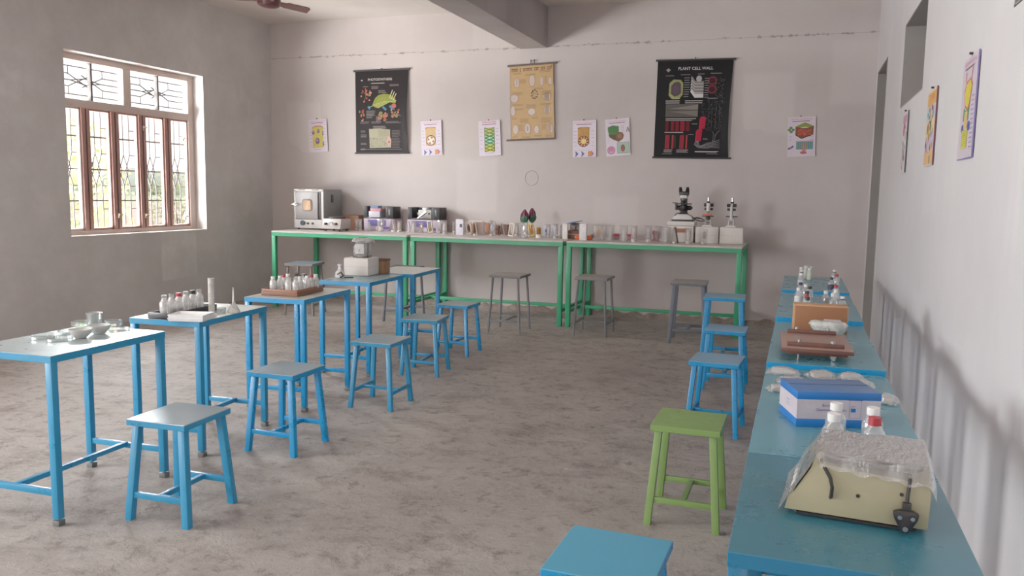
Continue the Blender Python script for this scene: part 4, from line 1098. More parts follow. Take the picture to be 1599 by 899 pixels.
# ------------------------------------------------------------------ specimen jars in rows
rj = random.Random(21)
def spec(label, x, y, kind, w, h, rgb=(200, 190, 180), rgb2=None, z=ZG):
    t = thing('specimen_jar', label, 'specimen jar', (x, y, z), rj.uniform(-.25, .25), 'specimen jars on the green tables')
    r = w / 2
    m = mat('specimen_%d_%d_%d' % rgb, rgb, .55, 0, .12, 0, 40.)
    m2 = mat('specimen_%d_%d_%d' % (rgb2 or (232, 228, 222)), rgb2 or (232, 228, 222), .5)
    if kind == 'tube':
        mb = MB(); mb.shell([(r * .85, 0), (r * .85, h * .93), (r * 1.1, h * .97), (r * 1.1, h)], n=18); mb.lathe([(1e-5, h), (r * 1.1, h)], n=18); mb.build('container', G_jar, t)
        mb = MB(); mb.lathe([(r * .75, 0), (r * .75, h * .14), (r * .5, h * .18), (1e-5, h * .18)], n=16); mb.build('base', m2, t)
        mb = MB(); mb.lathe([(1e-5, h * .2), (r * .4, h * .32), (r * .55, h * .55), (r * .35, h * .78), (1e-5, h * .86)], n=12, sy=.55); mb.build('specimen', m, t)
    elif kind == 'block':
        mb = MB(); mb.box((0, 0, h / 2), (w, w * .7, h), bev=.003); mb.build('container', G_jar, t)
        mb = MB(); mb.tube((-r * .35, 0, .001), (-r * .35, 0, h * .16), r * .5, n=14); mb.build('base', m2, t)
        mb = MB(); mb.lathe([(1e-5, h * .3), (r * .5, h * .42), (r * .62, h * .6), (r * .4, h * .76), (1e-5, h * .84)], n=12, sy=.4); mb.build('specimen', m, t)
    elif kind == 'tent':
        for s in (-1, 1):
            mb = MB(); mb.bar((s * r * .9, 0, .003), (s * r * .12, 0, h), w * .55, .005, up=(1, 0, 0)); mb.build('plate', G_jar if s < 0 else m, t)
        mb = MB(); mb.tube((0, 0, 0), (0, 0, h * .1), r * .45, n=14); mb.build('base', m2, t)
    elif kind == 'card':
        mb = MB(); mb.box((0, 0, h / 2), (w, w * .35, h), bev=.002); mb.build('card', m, t)
        mb = MB(); mb.box((w * .2, -w * .178, h * .6), (w * .36, .003, h * .22)); mb.build('printed_square', m2, t)
    elif kind == 'frame':
        M = Matrix.Rotation(rj.choice((-1, 1)) * .16, 4, 'Y')
        mb = MB()
        for a in ((-r * .8, h / 2, w * .18, h), (r * .8, h / 2, w * .18, h), (0, h * .95, w, h * .1), (0, h * .05, w, h * .1)): mb.box((a[0], 0, a[1]), (a[2], .022, a[3]), M=M, bev=.002)
        lo = min(v.co.z for v in mb.bm.verts)
        for v in mb.bm.verts: v.co.z -= lo
        mb.build('frame', m2, t)
        mb = MB(); mb.lathe([(1e-5, h * .14), (r * .5, h * .4), (r * .5, h * .62), (1e-5, h * .88)], n=12, sy=.4, M=M); mb.build('specimen', m, t)
    elif kind == 'cone':
        mb = MB(); mb.shell([(r * .9, 0), (r * .12, h * .75), (r * .12, h * .92), (r * .8, h)], n=16); mb.build('container', G_jar, t)
        mb = MB(); mb.tube((0, 0, 0), (0, 0, .006), r * .95, n=16); mb.build('base', G_jar, t)
    elif kind == 'wide':
        mb = MB(); mb.shell([(r * .9, 0), (r * .9, h * .95), (r * 1.08, h * .97), (r * 1.08, h)], n=20, sy=.75); mb.lathe([(1e-5, h), (r * 1.08, h)], n=20, sy=.75); mb.build('container', G_jar, t)
        mb = MB(); mb.lathe([(1e-5, .004), (r * .28, h * .05), (r * .34, h * .5), (r * .2, h * .75), (1e-5, h * .82)], n=12, sy=.5); mb.build('specimen', m, t)
    elif kind == 'pot':
        mb = MB(); mb.lathe([(r, 0), (r, h * .28), (r * .9, h * .32), (1e-5, h * .32)], n=18); mb.build('base', m2, t)
        mb = MB()
        for k in range(6): mb.lathe([(r * .72, h * (.33 + k * .105)), (r * .85, h * (.38 + k * .105)), (r * .72, h * (.43 + k * .105))], n=16)
        mb.build('specimen', m, t)
    return t
WT = (226, 220, 216)
J = [
 ('whitish specimen tube closest to the brown cardboard box', -5.335, 9.33, 'tube', .06, .15, (196, 186, 180)),
 ('second whitish specimen tube from the brown cardboard box', -5.268, 9.30, 'tube', .05, .148, (206, 196, 190)),
 ('clear funnel-shaped jar in front of the first violet carton', -5.152, 9.33, 'cone', .075, .175),
 ('jar with a dark brown round specimen before the first violet carton', -5.0, 9.34, 'block', .075, .155, (96, 62, 44)),
 ('clear tent of two plates just past the first violet carton', -4.852, 9.38, 'tent', .10, .16, (214, 208, 208)),
 ('clear tube with a beige strip standing between the two black cases', -4.74, 9.34, 'tube', .065, .145, (196, 176, 138)),
 ('white slide leaning as a tent before the white instrument case', -4.625, 9.36, 'tent', .075, .135, (228, 222, 216)),
 ('clear jar with pale loops in front of the second black case', -4.53, 9.31, 'wide', .085, .15, (216, 208, 202)),
 ('small jar with a yellow and black specimen before the second violet carton', -4.452, 9.37, 'block', .055, .125, (196, 150, 60)),
 ('beige framed specimen at the end of the second violet carton', -4.275, 9.28, 'frame', .07, .155, (120, 106, 80), (206, 192, 160)),
 ('clear jar with a white diagonal slide, just past the second violet carton', -4.205, 9.38, 'block', .06, .16, (226, 222, 220)),
 ('jar with a bright white lumpy specimen beside the diagonal slide', -4.085, 9.26, 'tube', .065, .155, (236, 232, 226)),
 ('jar with a flat brown oval specimen before the tall white card', -4.01, 9.38, 'tube', .05, .145, (112, 84, 62)),
 ('tall whitish card with a dark square, at the end of the pinkish carton', -3.845, 9.18, 'card', .105, .185, (206, 202, 212), (62, 62, 78)),
 ('white framed specimen with a dark oval beside the tall white card', -3.795, 9.36, 'frame', .07, .145, (66, 50, 36), (212, 200, 184)),
 ('white slide tent in the middle of the jars before the pinkish carton', -3.655, 9.17, 'tent', .085, .16, (216, 208, 198)),
 ('jar holding a tall white triangle, before the pinkish carton', -3.61, 9.33, 'cone', .07, .165, WT),
 ('clear wedge jar with a blue and white slip in it', -3.425, 9.16, 'block', .065, .17, (196, 206, 226)),
 ('grey slide tent between the two small brown boxes', -3.35, 9.28, 'tent', .07, .15, (186, 180, 172)),
 ('creamy white framed specimen just past the maroon-brown box', -3.175, 9.10, 'frame', .07, .16, (196, 178, 158), (232, 224, 214)),
 ('clear beaker-like jar with a white stopper between the maroon box and the flower buds', -3.18, 9.33, 'tube', .07, .155, (206, 202, 198)),
 ('clear block on a white stand directly under the flower buds', -2.985, 9.02, 'block', .075, .175, (196, 200, 186)),
 ('jar with an orange and yellow specimen beside the flower buds', -2.94, 9.20, 'frame', .07, .155, (206, 130, 40), (226, 186, 96)),
 ('short white pot with a brown coiled specimen', -2.825, 9.07, 'pot', .065, .125, (158, 112, 44)),
 ('blue-banded slip at the flower-bud end of the blue and white jars', -2.785, 9.20, 'card', .04, .135, (206, 212, 226), (60, 112, 176)),
 ('white tube between two blue-banded slips', -2.735, 9.16, 'tube', .055, .155, (222, 216, 222)),
 ('broad blue-banded slip among the white tubes', -2.70, 9.28, 'card', .07, .145, (200, 208, 224), (44, 104, 168)),
 ('clear tube with a white stopper in front of the blue-banded slips', -2.635, 9.10, 'tube', .07, .165, (214, 206, 206)),
 ('narrow tube with a blue mark beside the off-white card', -2.585, 9.20, 'block', .045, .155, (130, 164, 196)),
 ('upright off-white card beside the blue-lidded box', -2.515, 9.09, 'card', .065, .175, (214, 210, 204), (226, 222, 216)),
 ('tall plain white card standing between two orange rolls', -2.26, 8.92, 'card', .085, .185, (218, 212, 216), (226, 222, 222)),
 ('pinkish jar with an orange and brown specimen, after the wire coil', -2.11, 9.02, 'block', .10, .165, (196, 128, 52), (226, 200, 190)),
 ('wide clear jar with two pale columns on the microscope table', -1.99, 9.05, 'wide', .115, .165, (206, 196, 194)),
 ('wide pale jar with a small dark speck on the microscope table', -1.82, 8.98, 'wide', .105, .175, (206, 204, 196)),
 ('tall pinkish specimen cylinder in the middle of the microscope table', -1.70, 8.96, 'tube', .08, .175, (206, 188, 178)),
 ('clear jar with a glassy rod and bright white stopper', -1.55, 9.0, 'tube', .085, .18, (196, 196, 200)),
 ('clear jar with red flecks behind the bright white stopper', -1.47, 9.16, 'wide', .09, .17, (190, 110, 112)),
 ('wide clear jar nearest the foam box of the big microscope', -1.375, 9.05, 'wide', .12, .165, (206, 202, 200)),
 ('leaning dark feather specimen in a clear tent before the big foam box', -1.262, 8.96, 'tent', .085, .175, (56, 48, 46)),
 ('clear jar with a white flower-like specimen in front of the big foam box', -1.12, 8.98, 'tube', .07, .165, (232, 228, 224)),
 ('narrow jar with a brown specimen in front of the first small foam box', -.95, 8.97, 'block', .07, .165, (120, 98, 66)),
]
for j in J: spec(*j)

# flower bud model: two magenta and green buds on stalks
def bud(label, x, y, z, tilt, sh):
    t = thing('flower_bud_model', label, 'flower model', (x, y, ZG), 0)
    mb = MB(); mb.lathe([(.045, 0), (.045, .012), (.012, .02), (1e-5, .02)], n=18); mb.build('base', M_white, t)
    mb = MB(); mb.sweep([(0, 0, .015), (tilt * .3, 0, z * .6), (tilt, 0, z + .02)], [.009, .008, .010], 8); mb.build('stalk', mat('stalk_green', (66, 112, 62), .5), t)
    for k in range(5):
        a = 2 * PI * k / 5 + sh; c, s_ = math.cos(a), math.sin(a)
        mb = MB()
        def fn(u, v):
            wv = math.sin(PI * min(1, v * .98 + .02)) ** .7 * .040
            rr = .034 * math.sin(PI * (.12 + v * .8)) + .004
            p = (u - .5) * 2 * wv
            return (tilt + c * (rr - abs(u - .5) * .02) - s_ * p, s_ * (rr - abs(u - .5) * .02) + c * p, z + v * .155)
        mb.grid(fn, 6, 8); mb.build('petal', mat('magenta_petal', (124, 34, 76), .45, 0, .15), t)
    for k in range(3):
        a = 2 * PI * k / 3 + sh + .4; c, s_ = math.cos(a), math.sin(a)
        mb = MB()
        def fn2(u, v):
            wv = math.sin(PI * (.1 + v * .86)) ** .6 * .040
            rr = .042 * math.sin(PI * (.12 + v * .72)) + .006
            p = (u - .5) * 2 * wv
            return (tilt + c * (rr - abs(u - .5) * .024) - s_ * p, s_ * (rr - abs(u - .5) * .024) + c * p, z - .012 + v * .118)
        mb.grid(fn2, 6, 8); mb.build('sepal', mat('sepal_green', (44, 104, 74), .5, 0, .15), t)
bud('closed magenta and green flower bud model, the lower of the pair', -3.04, 9.20, .165, 0., .2)
bud('closed magenta and green flower bud model, the higher of the pair, over the orange specimen', -2.985, 9.31, .18, .0, .9)

# box with a blue lid, coils and red boxes
t = thing('slide_cabinet', 'low brown box with a raised blue lid, behind the orange rolls', 'box', (-2.445, 9.27, ZG))
mb = MB(); mb.box((0, 0, .045), (.19, .2, .09), bev=.003); mb.build('body', mat('mahogany_box', (118, 78, 66), .6, 0, .1), t)
mb = MB(); mb.box((0, -.101, .05), (.19, .003, .012)); mb.build('seam', mat('pale_seam', (176, 146, 126), .7), t)
mb = MB(); mb.bar((-.11, .0, .165), (.06, .0, .20), .2, .010); mb.build('lid', mat('blue_lid', (66, 110, 160), .45), t)
mb = MB(); mb.box((0, .09, .13), (.17, .012, .09)); mb.build('lid_lining', mat('grey_lining', (150, 140, 138), .7), t)
mb = MB(); mb.box((.01, -.02, .095), (.05, .04, .012)); mb.tube((.01, -.02, .1), (.01, -.02, .14), .009, n=8); mb.build('black_knob', M_blk, t)
for k, (x, y) in enumerate(((-2.335, 9.0), (-2.215, 9.0))):
    t = thing('orange_roll', ('glossy orange roll between the blue-lidded box and the tall white card', 'glossy orange roll between the tall white card and the pinkish jar')[k], 'roll', (x, y, ZG), .3, 'orange rolls')
    mb = MB(); mb.lathe([(.014, 0), (.034, .004), (.042, .025), (.034, .05), (.014, .054), (.012, .05), (.012, .004)], n=20); mb.build('roll', M_orange, t)
t = thing('wire_coil', 'dark loose coil of wire behind the orange roll', 'wire', (-2.19, 9.17, ZG))
mb = MB()
for q in range(3): mb.sweep([((.05 + .008 * q) * math.cos(a * .45), (.035 + .006 * q) * math.sin(a * .45), .012 + q * .02 + .02 * math.sin(a * .45 + q)) for a in range(15)], .006, 6)
for v in mb.bm.verts: v.co.z = max(v.co.z, .001)
mb.build('coil', mat('dark_wire', (62, 48, 44), .5), t)
M_redbox = mat('red_box', (176, 52, 62), .45)
for lb, x, w in (('bright red box lying between two wide clear jars', -1.965, .10), ('red box lying before the tall pinkish cylinder', -1.81, .085)):
    t = box_thing('red_box', lb, 'box', (x, 9.32, ZG), (w, .08, .035), 0., mat('grey_pink', (150, 120, 124), .5), .002, 'red boxes')
    mb = MB(); mb.box((0, 0, .052), (w, .08, .03), bev=.002); mb.build('lid', M_redbox, t)
t = thing('red_model', 'small dark red specimen model behind the jar with the bright white stopper', 'model', (-1.535, 9.32, ZG))
mb = MB(); mb.lathe([(.03, 0), (.03, .012), (.01, .02), (.012, .06), (.028, .085), (.02, .11), (1e-5, .118)], n=14); mb.build('body', mat('dark_red_model', (150, 56, 66), .5), t)

# ------------------------------------------------------------------ foam boxes and microscopes
t = thing('foam_box', 'large white foam box with a brown label, under the big microscope', 'box', (-1.225, 9.27, ZG))
mb = MB(); mb.box((0, 0, .09), (.27, .24, .18), bev=.01); mb.build('body', M_foam, t)
mb = MB(); mb.box((0, 0, .205), (.30, .27, .05), bev=.012); mb.build('lid', M_foam, t)
mb = MB(); mb.box((.0, -.1215, .13), (.12, .003, .045)); mb.build('label', mat('label_brown', (160, 100, 72), .6), t)
for lb, x, w in (('small white foam box under the microscope with the orange stage', -.945, .245), ('small white foam box at the end of the green table, under the plain microscope', -.687, .245)):
    t = thing('foam_box', lb, 'box', (x, 9.27, ZG))
    mb = MB(); mb.box((0, 0, .088), (w, .22, .176), bev=.008); mb.build('body', M_foam, t)
    mb = MB(); mb.box((0, -.1105, .088), (w * .9, .002, .003)); mb.build('seam', M_foamshade, t)
M_mw = mat('microscope_white', (214, 210, 206), .35)
M_ob = mat('objective_grey', (70, 70, 74), .3, .5)
def big_scope(loc):
    t = thing('binocular_microscope', 'large black and white binocular microscope with a coiled power cable', 'microscope', loc)
    mb = MB(); mb.prism([(-.11, .016), (.11, .016), (.10, .05), (.05, .075), (-.05, .075), (-.10, .05)], -.09, .09, bev=.006); mb.build('base', M_mw, t)
    mb = MB(); mb.box((0, 0, .009), (.235, .19, .018), bev=.004); mb.build('base_plate', M_blk, t)
    mb = MB(); mb.prism([(-.05, .07), (.05, .07), (.025, .125), (-.025, .125)], -.03, .05, bev=.004); mb.box((0, .045, .19), (.06, .05, .20), bev=.008); mb.build('arm', M_blk, t)
    mb = MB(); mb.lathe([(.03, .105), (.045, .11), (.048, .125), (.03, .13), (.034, .15), (.034, .17), (.025, .18)], (0, -.03, 0), n=18); mb.build('condenser', M_blk, t)
    mb = MB(); mb.box((-.005, -.02, .188), (.17, .14, .014), bev=.003); mb.box((-.09, -.03, .197), (.06, .05, .01), bev=.002); mb.build('stage', M_blk, t)
    mb = MB(); mb.tube((-.075, -.05, .12), (-.075, -.05, .185), .013, n=12); mb.build('stage_knob', M_blk, t)
    for s in (-1, 1):
        mb = MB(); mb.tube((s * .03, .045, .145), (s * .075, .045, .145), .026, n=16); mb.tube((s * .075, .045, .145), (s * .09, .045, .145), .014, n=12); mb.build('focus_knob', M_blk, t)
    mb = MB(); mb.lathe([(.022, .215), (.036, .225), (.036, .245), (.03, .25)], (0, -.03, 0), n=18); 
    for a in (0, 1.6, 3.2, 4.7): mb.tube((.016 * math.cos(a), -.03 + .016 * math.sin(a), .22), (.03 * math.cos(a), -.03 + .03 * math.sin(a), .2), .010, n=10)
    mb.build('nosepiece', M_ob, t)
    mb = MB(); mb.box((0, .0, .264), (.075, .10, .036), bev=.008); mb.build('head', M_mw, t)
    mb = MB(); mb.box((0, -.005, .30), (.10, .075, .05), bev=.012); mb.build('prism_housing', M_blk, t)
    for s in (-1, 1):
        mb = MB(); mb.tube((s * .034, -.01, .30), (s * .038, -.035, .345), .022, .020, 14); mb.tube((s * .038, -.035, .345), (s * .039, -.045, .366), .016, .017, 14); mb.build('eyepiece', M_blk, t)
    mb = MB(); mb.sweep([(.10, .0, .03), (.15, -.01, .045), (.20, -.02, .03), (.235, -.02, .008), (.20, -.03, .004), (.15, -.03, .012), (.12, -.02, .03)], .006, 8); mb.sweep([(-.10, -.03, .05), (-.06, -.07, .085), (.0, -.05, .09), (.08, -.07, .06), (.12, -.05, .035), (.18, -.03, .03)], .005, 8); mb.build('power_cable', M_blk, t)
    return t
big_scope((-1.215, 9.26, ZG + .231))
def small_scope(label, loc, rz, orange):
    t = thing('student_microscope', label, 'microscope', loc, rz)
    mb = MB(); mb.prism([(-.055, 0), (.055, 0), (.055, .012), (.03, .02), (-.03, .02), (-.055, .012)], -.055, .055, bev=.003); mb.build('base', M_mw, t)
    for s in (-1, 1):
        mb = MB(); mb.bar((s * .03, .02, .015), (s * .018, .03, .10), .012, .03, bev=.002); mb.build('pillar', M_mw, t)
    mb = MB(); mb.sweep([(0, .03, .08), (0, .05, .13), (0, .05, .20), (0, .02, .245)], [.016, .015, .015, .017], 10); mb.build('arm', M_mw, t)
    mb = MB(); mb.box((0, -.02, .115), (.115, .10, .010), bev=.002); mb.build('stage', M_blk, t)
    if orange:
        mb = MB(); mb.box((-.01, -.03, .128), (.10, .06, .016), bev=.004); mb.build('stage_cover', M_orange, t)
    mb = MB(); mb.tube((0, -.02, .045), (0, -.02, .05), .026, n=16); mb.bar((-.028, -.02, .02), (-.028, -.02, .05), .005); mb.bar((.028, -.02, .02), (.028, -.02, .05), .005)
    for v in mb.bm.verts:
        if v.co.z > .044: v.co.y += (v.co.z - .047) * 2
    mb.build('mirror', M_chrome, t)
    mb = MB(); mb.lathe([(.014, .075), (.024, .08), (.024, .105), (.016, .11)], (0, -.02, 0), n=14); mb.build('condenser', M_blk, t)
    mb = MB(); mb.tube((0, -.02, .145), (0, -.02, .175), .012, .018, 12); mb.build('objective', M_chrome, t)
    mb = MB(); mb.tube((0, -.02, .17), (0, -.02, .255), .021, n=16); mb.build('body_tube', M_mw, t)
    mb = MB(); mb.tube((0, -.02, .255), (0, -.02, .275), .021, .015, 14); mb.build('collar', M_blk, t)
    mb = MB(); mb.tube((0, -.02, .275), (0, -.02, .315), .012, n=12); mb.build('eyepiece', M_chrome, t)
    for s in (-1, 1):
        mb = MB(); mb.tube((s * .014, .035, .235), (s * .05, .035, .235), .019, n=14); mb.build('focus_knob', M_blk, t)
        mb = MB(); mb.tube((s * .014, .035, .19), (s * .045, .035, .19), .013, n=12); mb.build('focus_knob', M_blk, t)
    return t
small_scope('small white microscope with an orange cover on its stage', (-.948, 9.25, ZG + .177), 0., True)
small_scope('small white microscope turned away, showing its pale arm', (-.70, 9.25, ZG + .177), PI, False)

# ------------------------------------------------------------------ blue tables of the separate row
ZT = .751
def bowl(label, loc, r):
    t = thing('porcelain_bowl', label, 'bowl', loc)
    mb = MB(); mb.lathe([(r * .45, 0), (r * .5, .004), (r * .85, .022), (r, .042), (r * .97, .043), (r * .8, .024), (r * .4, .009), (1e-5, .008)], n=28); mb.build('body', M_porc, t)
    return t
bowl('grey porcelain bowl closer to the near end of the glass-dish table', (-3.185, 2.975, ZT), .052)
bowl('grey porcelain bowl just in front of the beaker', (-3.20, 3.10, ZT), .053)
t = thing('glass_beaker', 'clear glass beaker standing behind the two porcelain bowls', 'beaker', (-3.375, 3.24, ZT))
mb = MB(); mb.shell([(.036, .002), (.036, .068), (.040, .073), (.038, .074), (.034, .067), (.034, .004)], n=24); mb.lathe([(.034, .001), (.034, .004), (1e-5, .004)], n=24); mb.build('body', G_glass, t)
mb = MB(); mb.shell([(.0365, .069), (.041, .0735), (.038, .0745)], n=24); mb.build('rim', clear('bright_rim', (250, 250, 250), .5, .4, .03, (245, 245, 245)), t)
M_rim = bpy.data.materials['bright_rim']
def petri(label, loc, r, h=.016, rz=0.):
    t = thing('petri_dish', label, 'petri dish', loc, rz, 'glass dishes on the blue tables')
    mb = MB(); mb.shell([(1e-5, .001), (r, .001), (r, h), (r - .002, h), (r - .002, .003), (1e-5, .003)], n=28); mb.build('dish', G_glass, t)
    mb = MB(); mb.shell([(r, h - .002), (r + .001, h), (r - .0025, h)], n=28); mb.build('rim', M_rim, t)
    return t
petri('broad clear glass dish farthest from the beaker on the glass-dish table', (-3.325, 2.905, ZT), .064, .016)
petri('clear glass dish nearest the table edge, before the near bowl', (-3.215, 2.885, ZT), .055, .014)
petri('clear glass dish beside the near porcelain bowl, under the leaning rim', (-3.315, 3.03, ZT), .05, .018)
petri('small stacked clear dish just behind the near porcelain bowl', (-3.30, 3.10, ZT), .036, .012)
petri('bright glass dish on the window side of the beaker', (-3.47, 3.245, ZT), .045, .022)
petri('clear dish with a raised rim behind the beaker', (-3.325, 3.315, ZT), .042, .026)
petri('broad flat clear dish at the far end of the glass-dish table', (-3.185, 3.20, ZT), .056, .012)

def bottle(label, loc, r, h, cap, liquid=None, level=0., group='reagent bottles', glass=None, cap_r=.36, band=None, slip=None):
    t = thing('reagent_bottle', label, 'bottle', loc, rj.uniform(0, 6), group)
    g = glass or G_bottle
    hb = h * .62
    prof = [(r * .92, 0), (r, .004), (r, hb), (r * .86, hb + r * .28), (r * cap_r * 1.05, hb + r * .75), (r * cap_r, h * .84)]
    mb = MB(); mb.shell([(1e-5, 0)] + prof, n=18); mb.build('body', g, t)
    cm = {'w': M_white, 'r': M_red, 'k': M_blk, 'c': G_bottle, 'b': mat('navy_cap', (40, 40, 66), .4)}[cap]
    mb = MB(); mb.tube((0, 0, h * .82), (0, 0, h), r * (cap_r + .1), n=16); mb.build('cap', cm, t)
    if liquid:
        mb = MB(); mb.lathe([(r * .93, .003), (r * .94, hb * level), (1e-5, hb * level)], n=16); mb.build('contents', liquid, t)
    if slip:
        mb = MB(); mb.shell([(r * 1.01, hb * .2), (r * 1.01, hb * .8)], n=18); mb.build('paper_label', slip, t)
    if band:
        mb = MB(); mb.shell([(r * (cap_r + .12), h * .80), (r * (cap_r + .12), h * .86)], n=16); mb.build('neck_band', band, t)
    return t

# table with the funnel
t = thing('bottle_tray', 'shallow black tray holding six bottles on the funnel table', 'tray', (-3.28, 3.78, ZT), .05)
mb = MB(); mb.box((0, .0, .006), (.135, .42, .012), bev=.002)
for a in ((-.064, 0, .008, .42), (.064, 0, .008, .42), (0, -.206, .135, .008), (0, .206, .135, .008)): mb.box((a[0], a[1], .017), (a[2], a[3], .034), bev=.001)
mb.build('body', mat('tray_black', (36, 36, 44), .4), t)
TB = [('clear-necked bottle closest to the near end of the black tray', 'c', None, 0), ('bottle with yellow liquid and a clear stopper in the black tray', 'c', G_yellow, .55), ('red-capped bottle in the black tray', 'r', G_amber, .4),
      ('clear-stoppered bottle right after the red-capped one in the black tray', 'c', None, 0), ('black-capped bottle in the black tray', 'k', G_yellow, .35), ('clear-stoppered bottle hidden partly by the white measuring cylinder', 'c', None, 0)]
for k, (lb, cp, lq, lv) in enumerate(TB):
    bottle(lb, (-3.28 - .0035 * k + .0, 3.63 + .0605 * k, ZT + .013), .0245, .112, cp, lq, lv, 'six bottles in the black tray', glass=clear('frosted_bottle', (240, 240, 240), .6, .2, .08, (238, 236, 234)), cap_r=.52)
t = thing('dissecting_tray', 'white plastic tray in front of the black bottle tray, upper of the two', 'tray', (-3.10, 3.63, ZT + .017), .26, 'white plastic trays')
def tray_mesh(name, par, m=M_white):
    mb = MB(); w, d, h = .20, .145, .019
    o = [(-w / 2, -d / 2), (w / 2, -d / 2), (w / 2, d / 2), (-w / 2, d / 2)]
    i0 = [(x * .86, y * .82) for x, y in o]
    V = [(x * .94, y * .92, 0) for x, y in o] + [(x, y, h) for x, y in o] + [(x * .95, y * .94, h) for x, y in o] + [(x, y, .006) for x, y in i0]
    Fs = [(3, 2, 1, 0)] + [(a + k, a + (k + 1) % 4, b + (k + 1) % 4, b + k) for a, b in ((0, 4), (4, 8), (8, 12)) for k in range(4)] + [(12, 13, 14, 15)]
    mb._add(V, Fs); es = mb.bm.edges[:]
    bmesh.ops.bevel(mb.bm, geom=es, offset=.002, segments=2, affect='EDGES'); return mb.build(name, m, par)
tray_mesh('body', t)
t2 = dup(t, (-3.10, 3.627, ZT), .27, 'white plastic tray in front of the black bottle tray, lower of the two')
t = thing('measuring_cylinder', 'tall white translucent measuring cylinder beside the funnel', 'measuring cylinder', (-3.115, 3.815, ZT))
mb = MB(); mb.shell([(.0175, .006), (.0175, .206), (.0195, .21), (.017, .209), (.0165, .008)], n=22); mb.build('barrel', clear('milky_plastic', (235, 235, 230), .75, .14, .15, (226, 224, 218)), t)
mb = MB(); mb.lathe([(.03, 0), (.03, .006), (.018, .014), (1e-5, .014)], n=6); mb.build('foot', M_white, t)
mb = MB()
for k in range(9): mb.box((.006, -.0178, .04 + k * .017), (.007 if k % 2 else .011, .001, .0012))
mb.build('scale_marks', mat('mark_grey', (130, 130, 130), .6), t)
t = thing('plastic_funnel', 'translucent white funnel standing upside down with its stem in the air', 'funnel', (-3.07, 3.95, ZT))
mb = MB(); mb.shell([(.036, 0), (.0365, .004), (.034, .012), (.008, .058), (.0055, .066), (.0035, .145), (.0025, .145), (.006, .058), (.034, .008)], n=24); mb.build('body', clear('milky_funnel', (235, 235, 230), .55, .2, .12, (226, 224, 220)), t)
petri('small clear dish nearest the white measuring cylinder', (-3.10, 3.875, ZT), .03, .012)
petri('small clear dish between the funnel and the black bottle tray', (-3.19, 3.985, ZT), .032, .014)
petri('small clear dish tucked against the funnel', (-3.145, 3.93, ZT), .03, .012)

# table with the wooden bottle tray
t = thing('wooden_bottle_tray', 'shallow reddish wooden tray full of bottles', 'tray', (-3.295, 4.88, ZT), .09)
mb = MB(); mb.box((0, 0, .014), (.27, .38, .028), bev=.003); mb.build('body', M_wine, t)
mb = MB()
for a in ((-.131, 0, .008, .38), (.131, 0, .008, .38), (0, -.186, .27, .008), (0, .186, .27, .008)): mb.box((a[0], a[1], .035), (a[2], a[3], .016), bev=.001)
mb.build('rim', mat('rack_wood_light', (148, 98, 72), .5, 0, .12), t)
BB = [('c', 0), ('w', 0), ('w', 1), ('c', 0), ('w', 0), ('r', 1), ('w', 0), ('w', 1), ('k', 0), ('k', 1), ('k', 0), ('c', 0), ('w', 0), ('r', 0)]
BL = ['clear-stoppered bottle at the near corner of the wooden tray', 'white-capped bottle, second along the back row of the wooden tray', 'white-capped bottle at the near back corner of the wooden tray', 'clear shiny bottle at the front of the wooden tray',
      'white-capped bottle in the front row, before the red-capped one', 'red-capped bottle in the back row of the wooden tray', 'white-capped bottle in the middle of the front row of the wooden tray', 'white-capped bottle behind the black caps of the wooden tray',
      'black-capped bottle in the front of the three black caps', 'black-capped bottle in the middle of the three black caps', 'black-capped bottle at the back of the three black caps', 'clear-stoppered bottle in the back row near the far end of the wooden tray',
      'white-capped bottle beside the red cap at the far end of the wooden tray', 'red-capped bottle at the far end corner of the wooden tray']
BP = [(-3.235, 4.735), (-3.345, 4.80), (-3.36, 4.74), (-3.19, 4.755), (-3.20, 4.82), (-3.36, 4.865), (-3.185, 4.885), (-3.37, 4.93), (-3.255, 4.90), (-3.25, 4.965), (-3.335, 4.985), (-3.30, 5.02), (-3.19, 5.0), (-3.195, 4.95)]
for (cp, br), lb, (x, y) in zip(BB, BL, BP):
    bottle(lb, (x, y, ZT + .0285), .0225, .095, cp, G_amber if br else None, .3, 'bottles in the wooden tray', cap_r=.5, glass=bpy.data.materials['frosted_bottle'])

# table with the foam box
t = thing('foam_carton', 'square white foam box carrying the bagged meter', 'box', (-3.495, 6.185, ZT), .06)
mb = MB(); mb.box((0, 0, .075), (.225, .22, .15), bev=.012); mb.build('body', M_foam, t)
mb = MB(); mb.box((0, 0, .076), (.227, .222, .003)); mb.build('seam', M_foamshade, t)
t = thing('bagged_meter', 'dark-framed meter with a white dial inside a crumpled clear bag', 'meter', (-3.48, 6.17, ZT + .151), .06)
mb = MB(); mb.box((0, 0, .009), (.13, .09, .018), bev=.003); mb.build('base', mat('meter_base', (52, 46, 50), .4), t)
mb = MB(); mb.box((0, 0, .072), (.115, .05, .108), bev=.004); bd = mb.build('case', mat('meter_case', (44, 40, 48), .4), t)
mb = MB(); mb.box((-.012, -.0265, .072), (.078, .004, .084)); dl = mb.build('dial', mat('dial_face', (226, 226, 226), .5), bd)
mb = MB(); mb.bar((-.015, -.029, .042), (-.012, -.029, .066), .005, .002); mb.bar((-.03, -.029, .062), (.012, -.029, .072), .004, .002); mb.build('pointer', M_blk, bd)
mb = MB(); mb.box((.0, 0, .135), (.05, .03, .012), bev=.002); mb.build('handle', M_blk, t)
rb = random.Random(5)
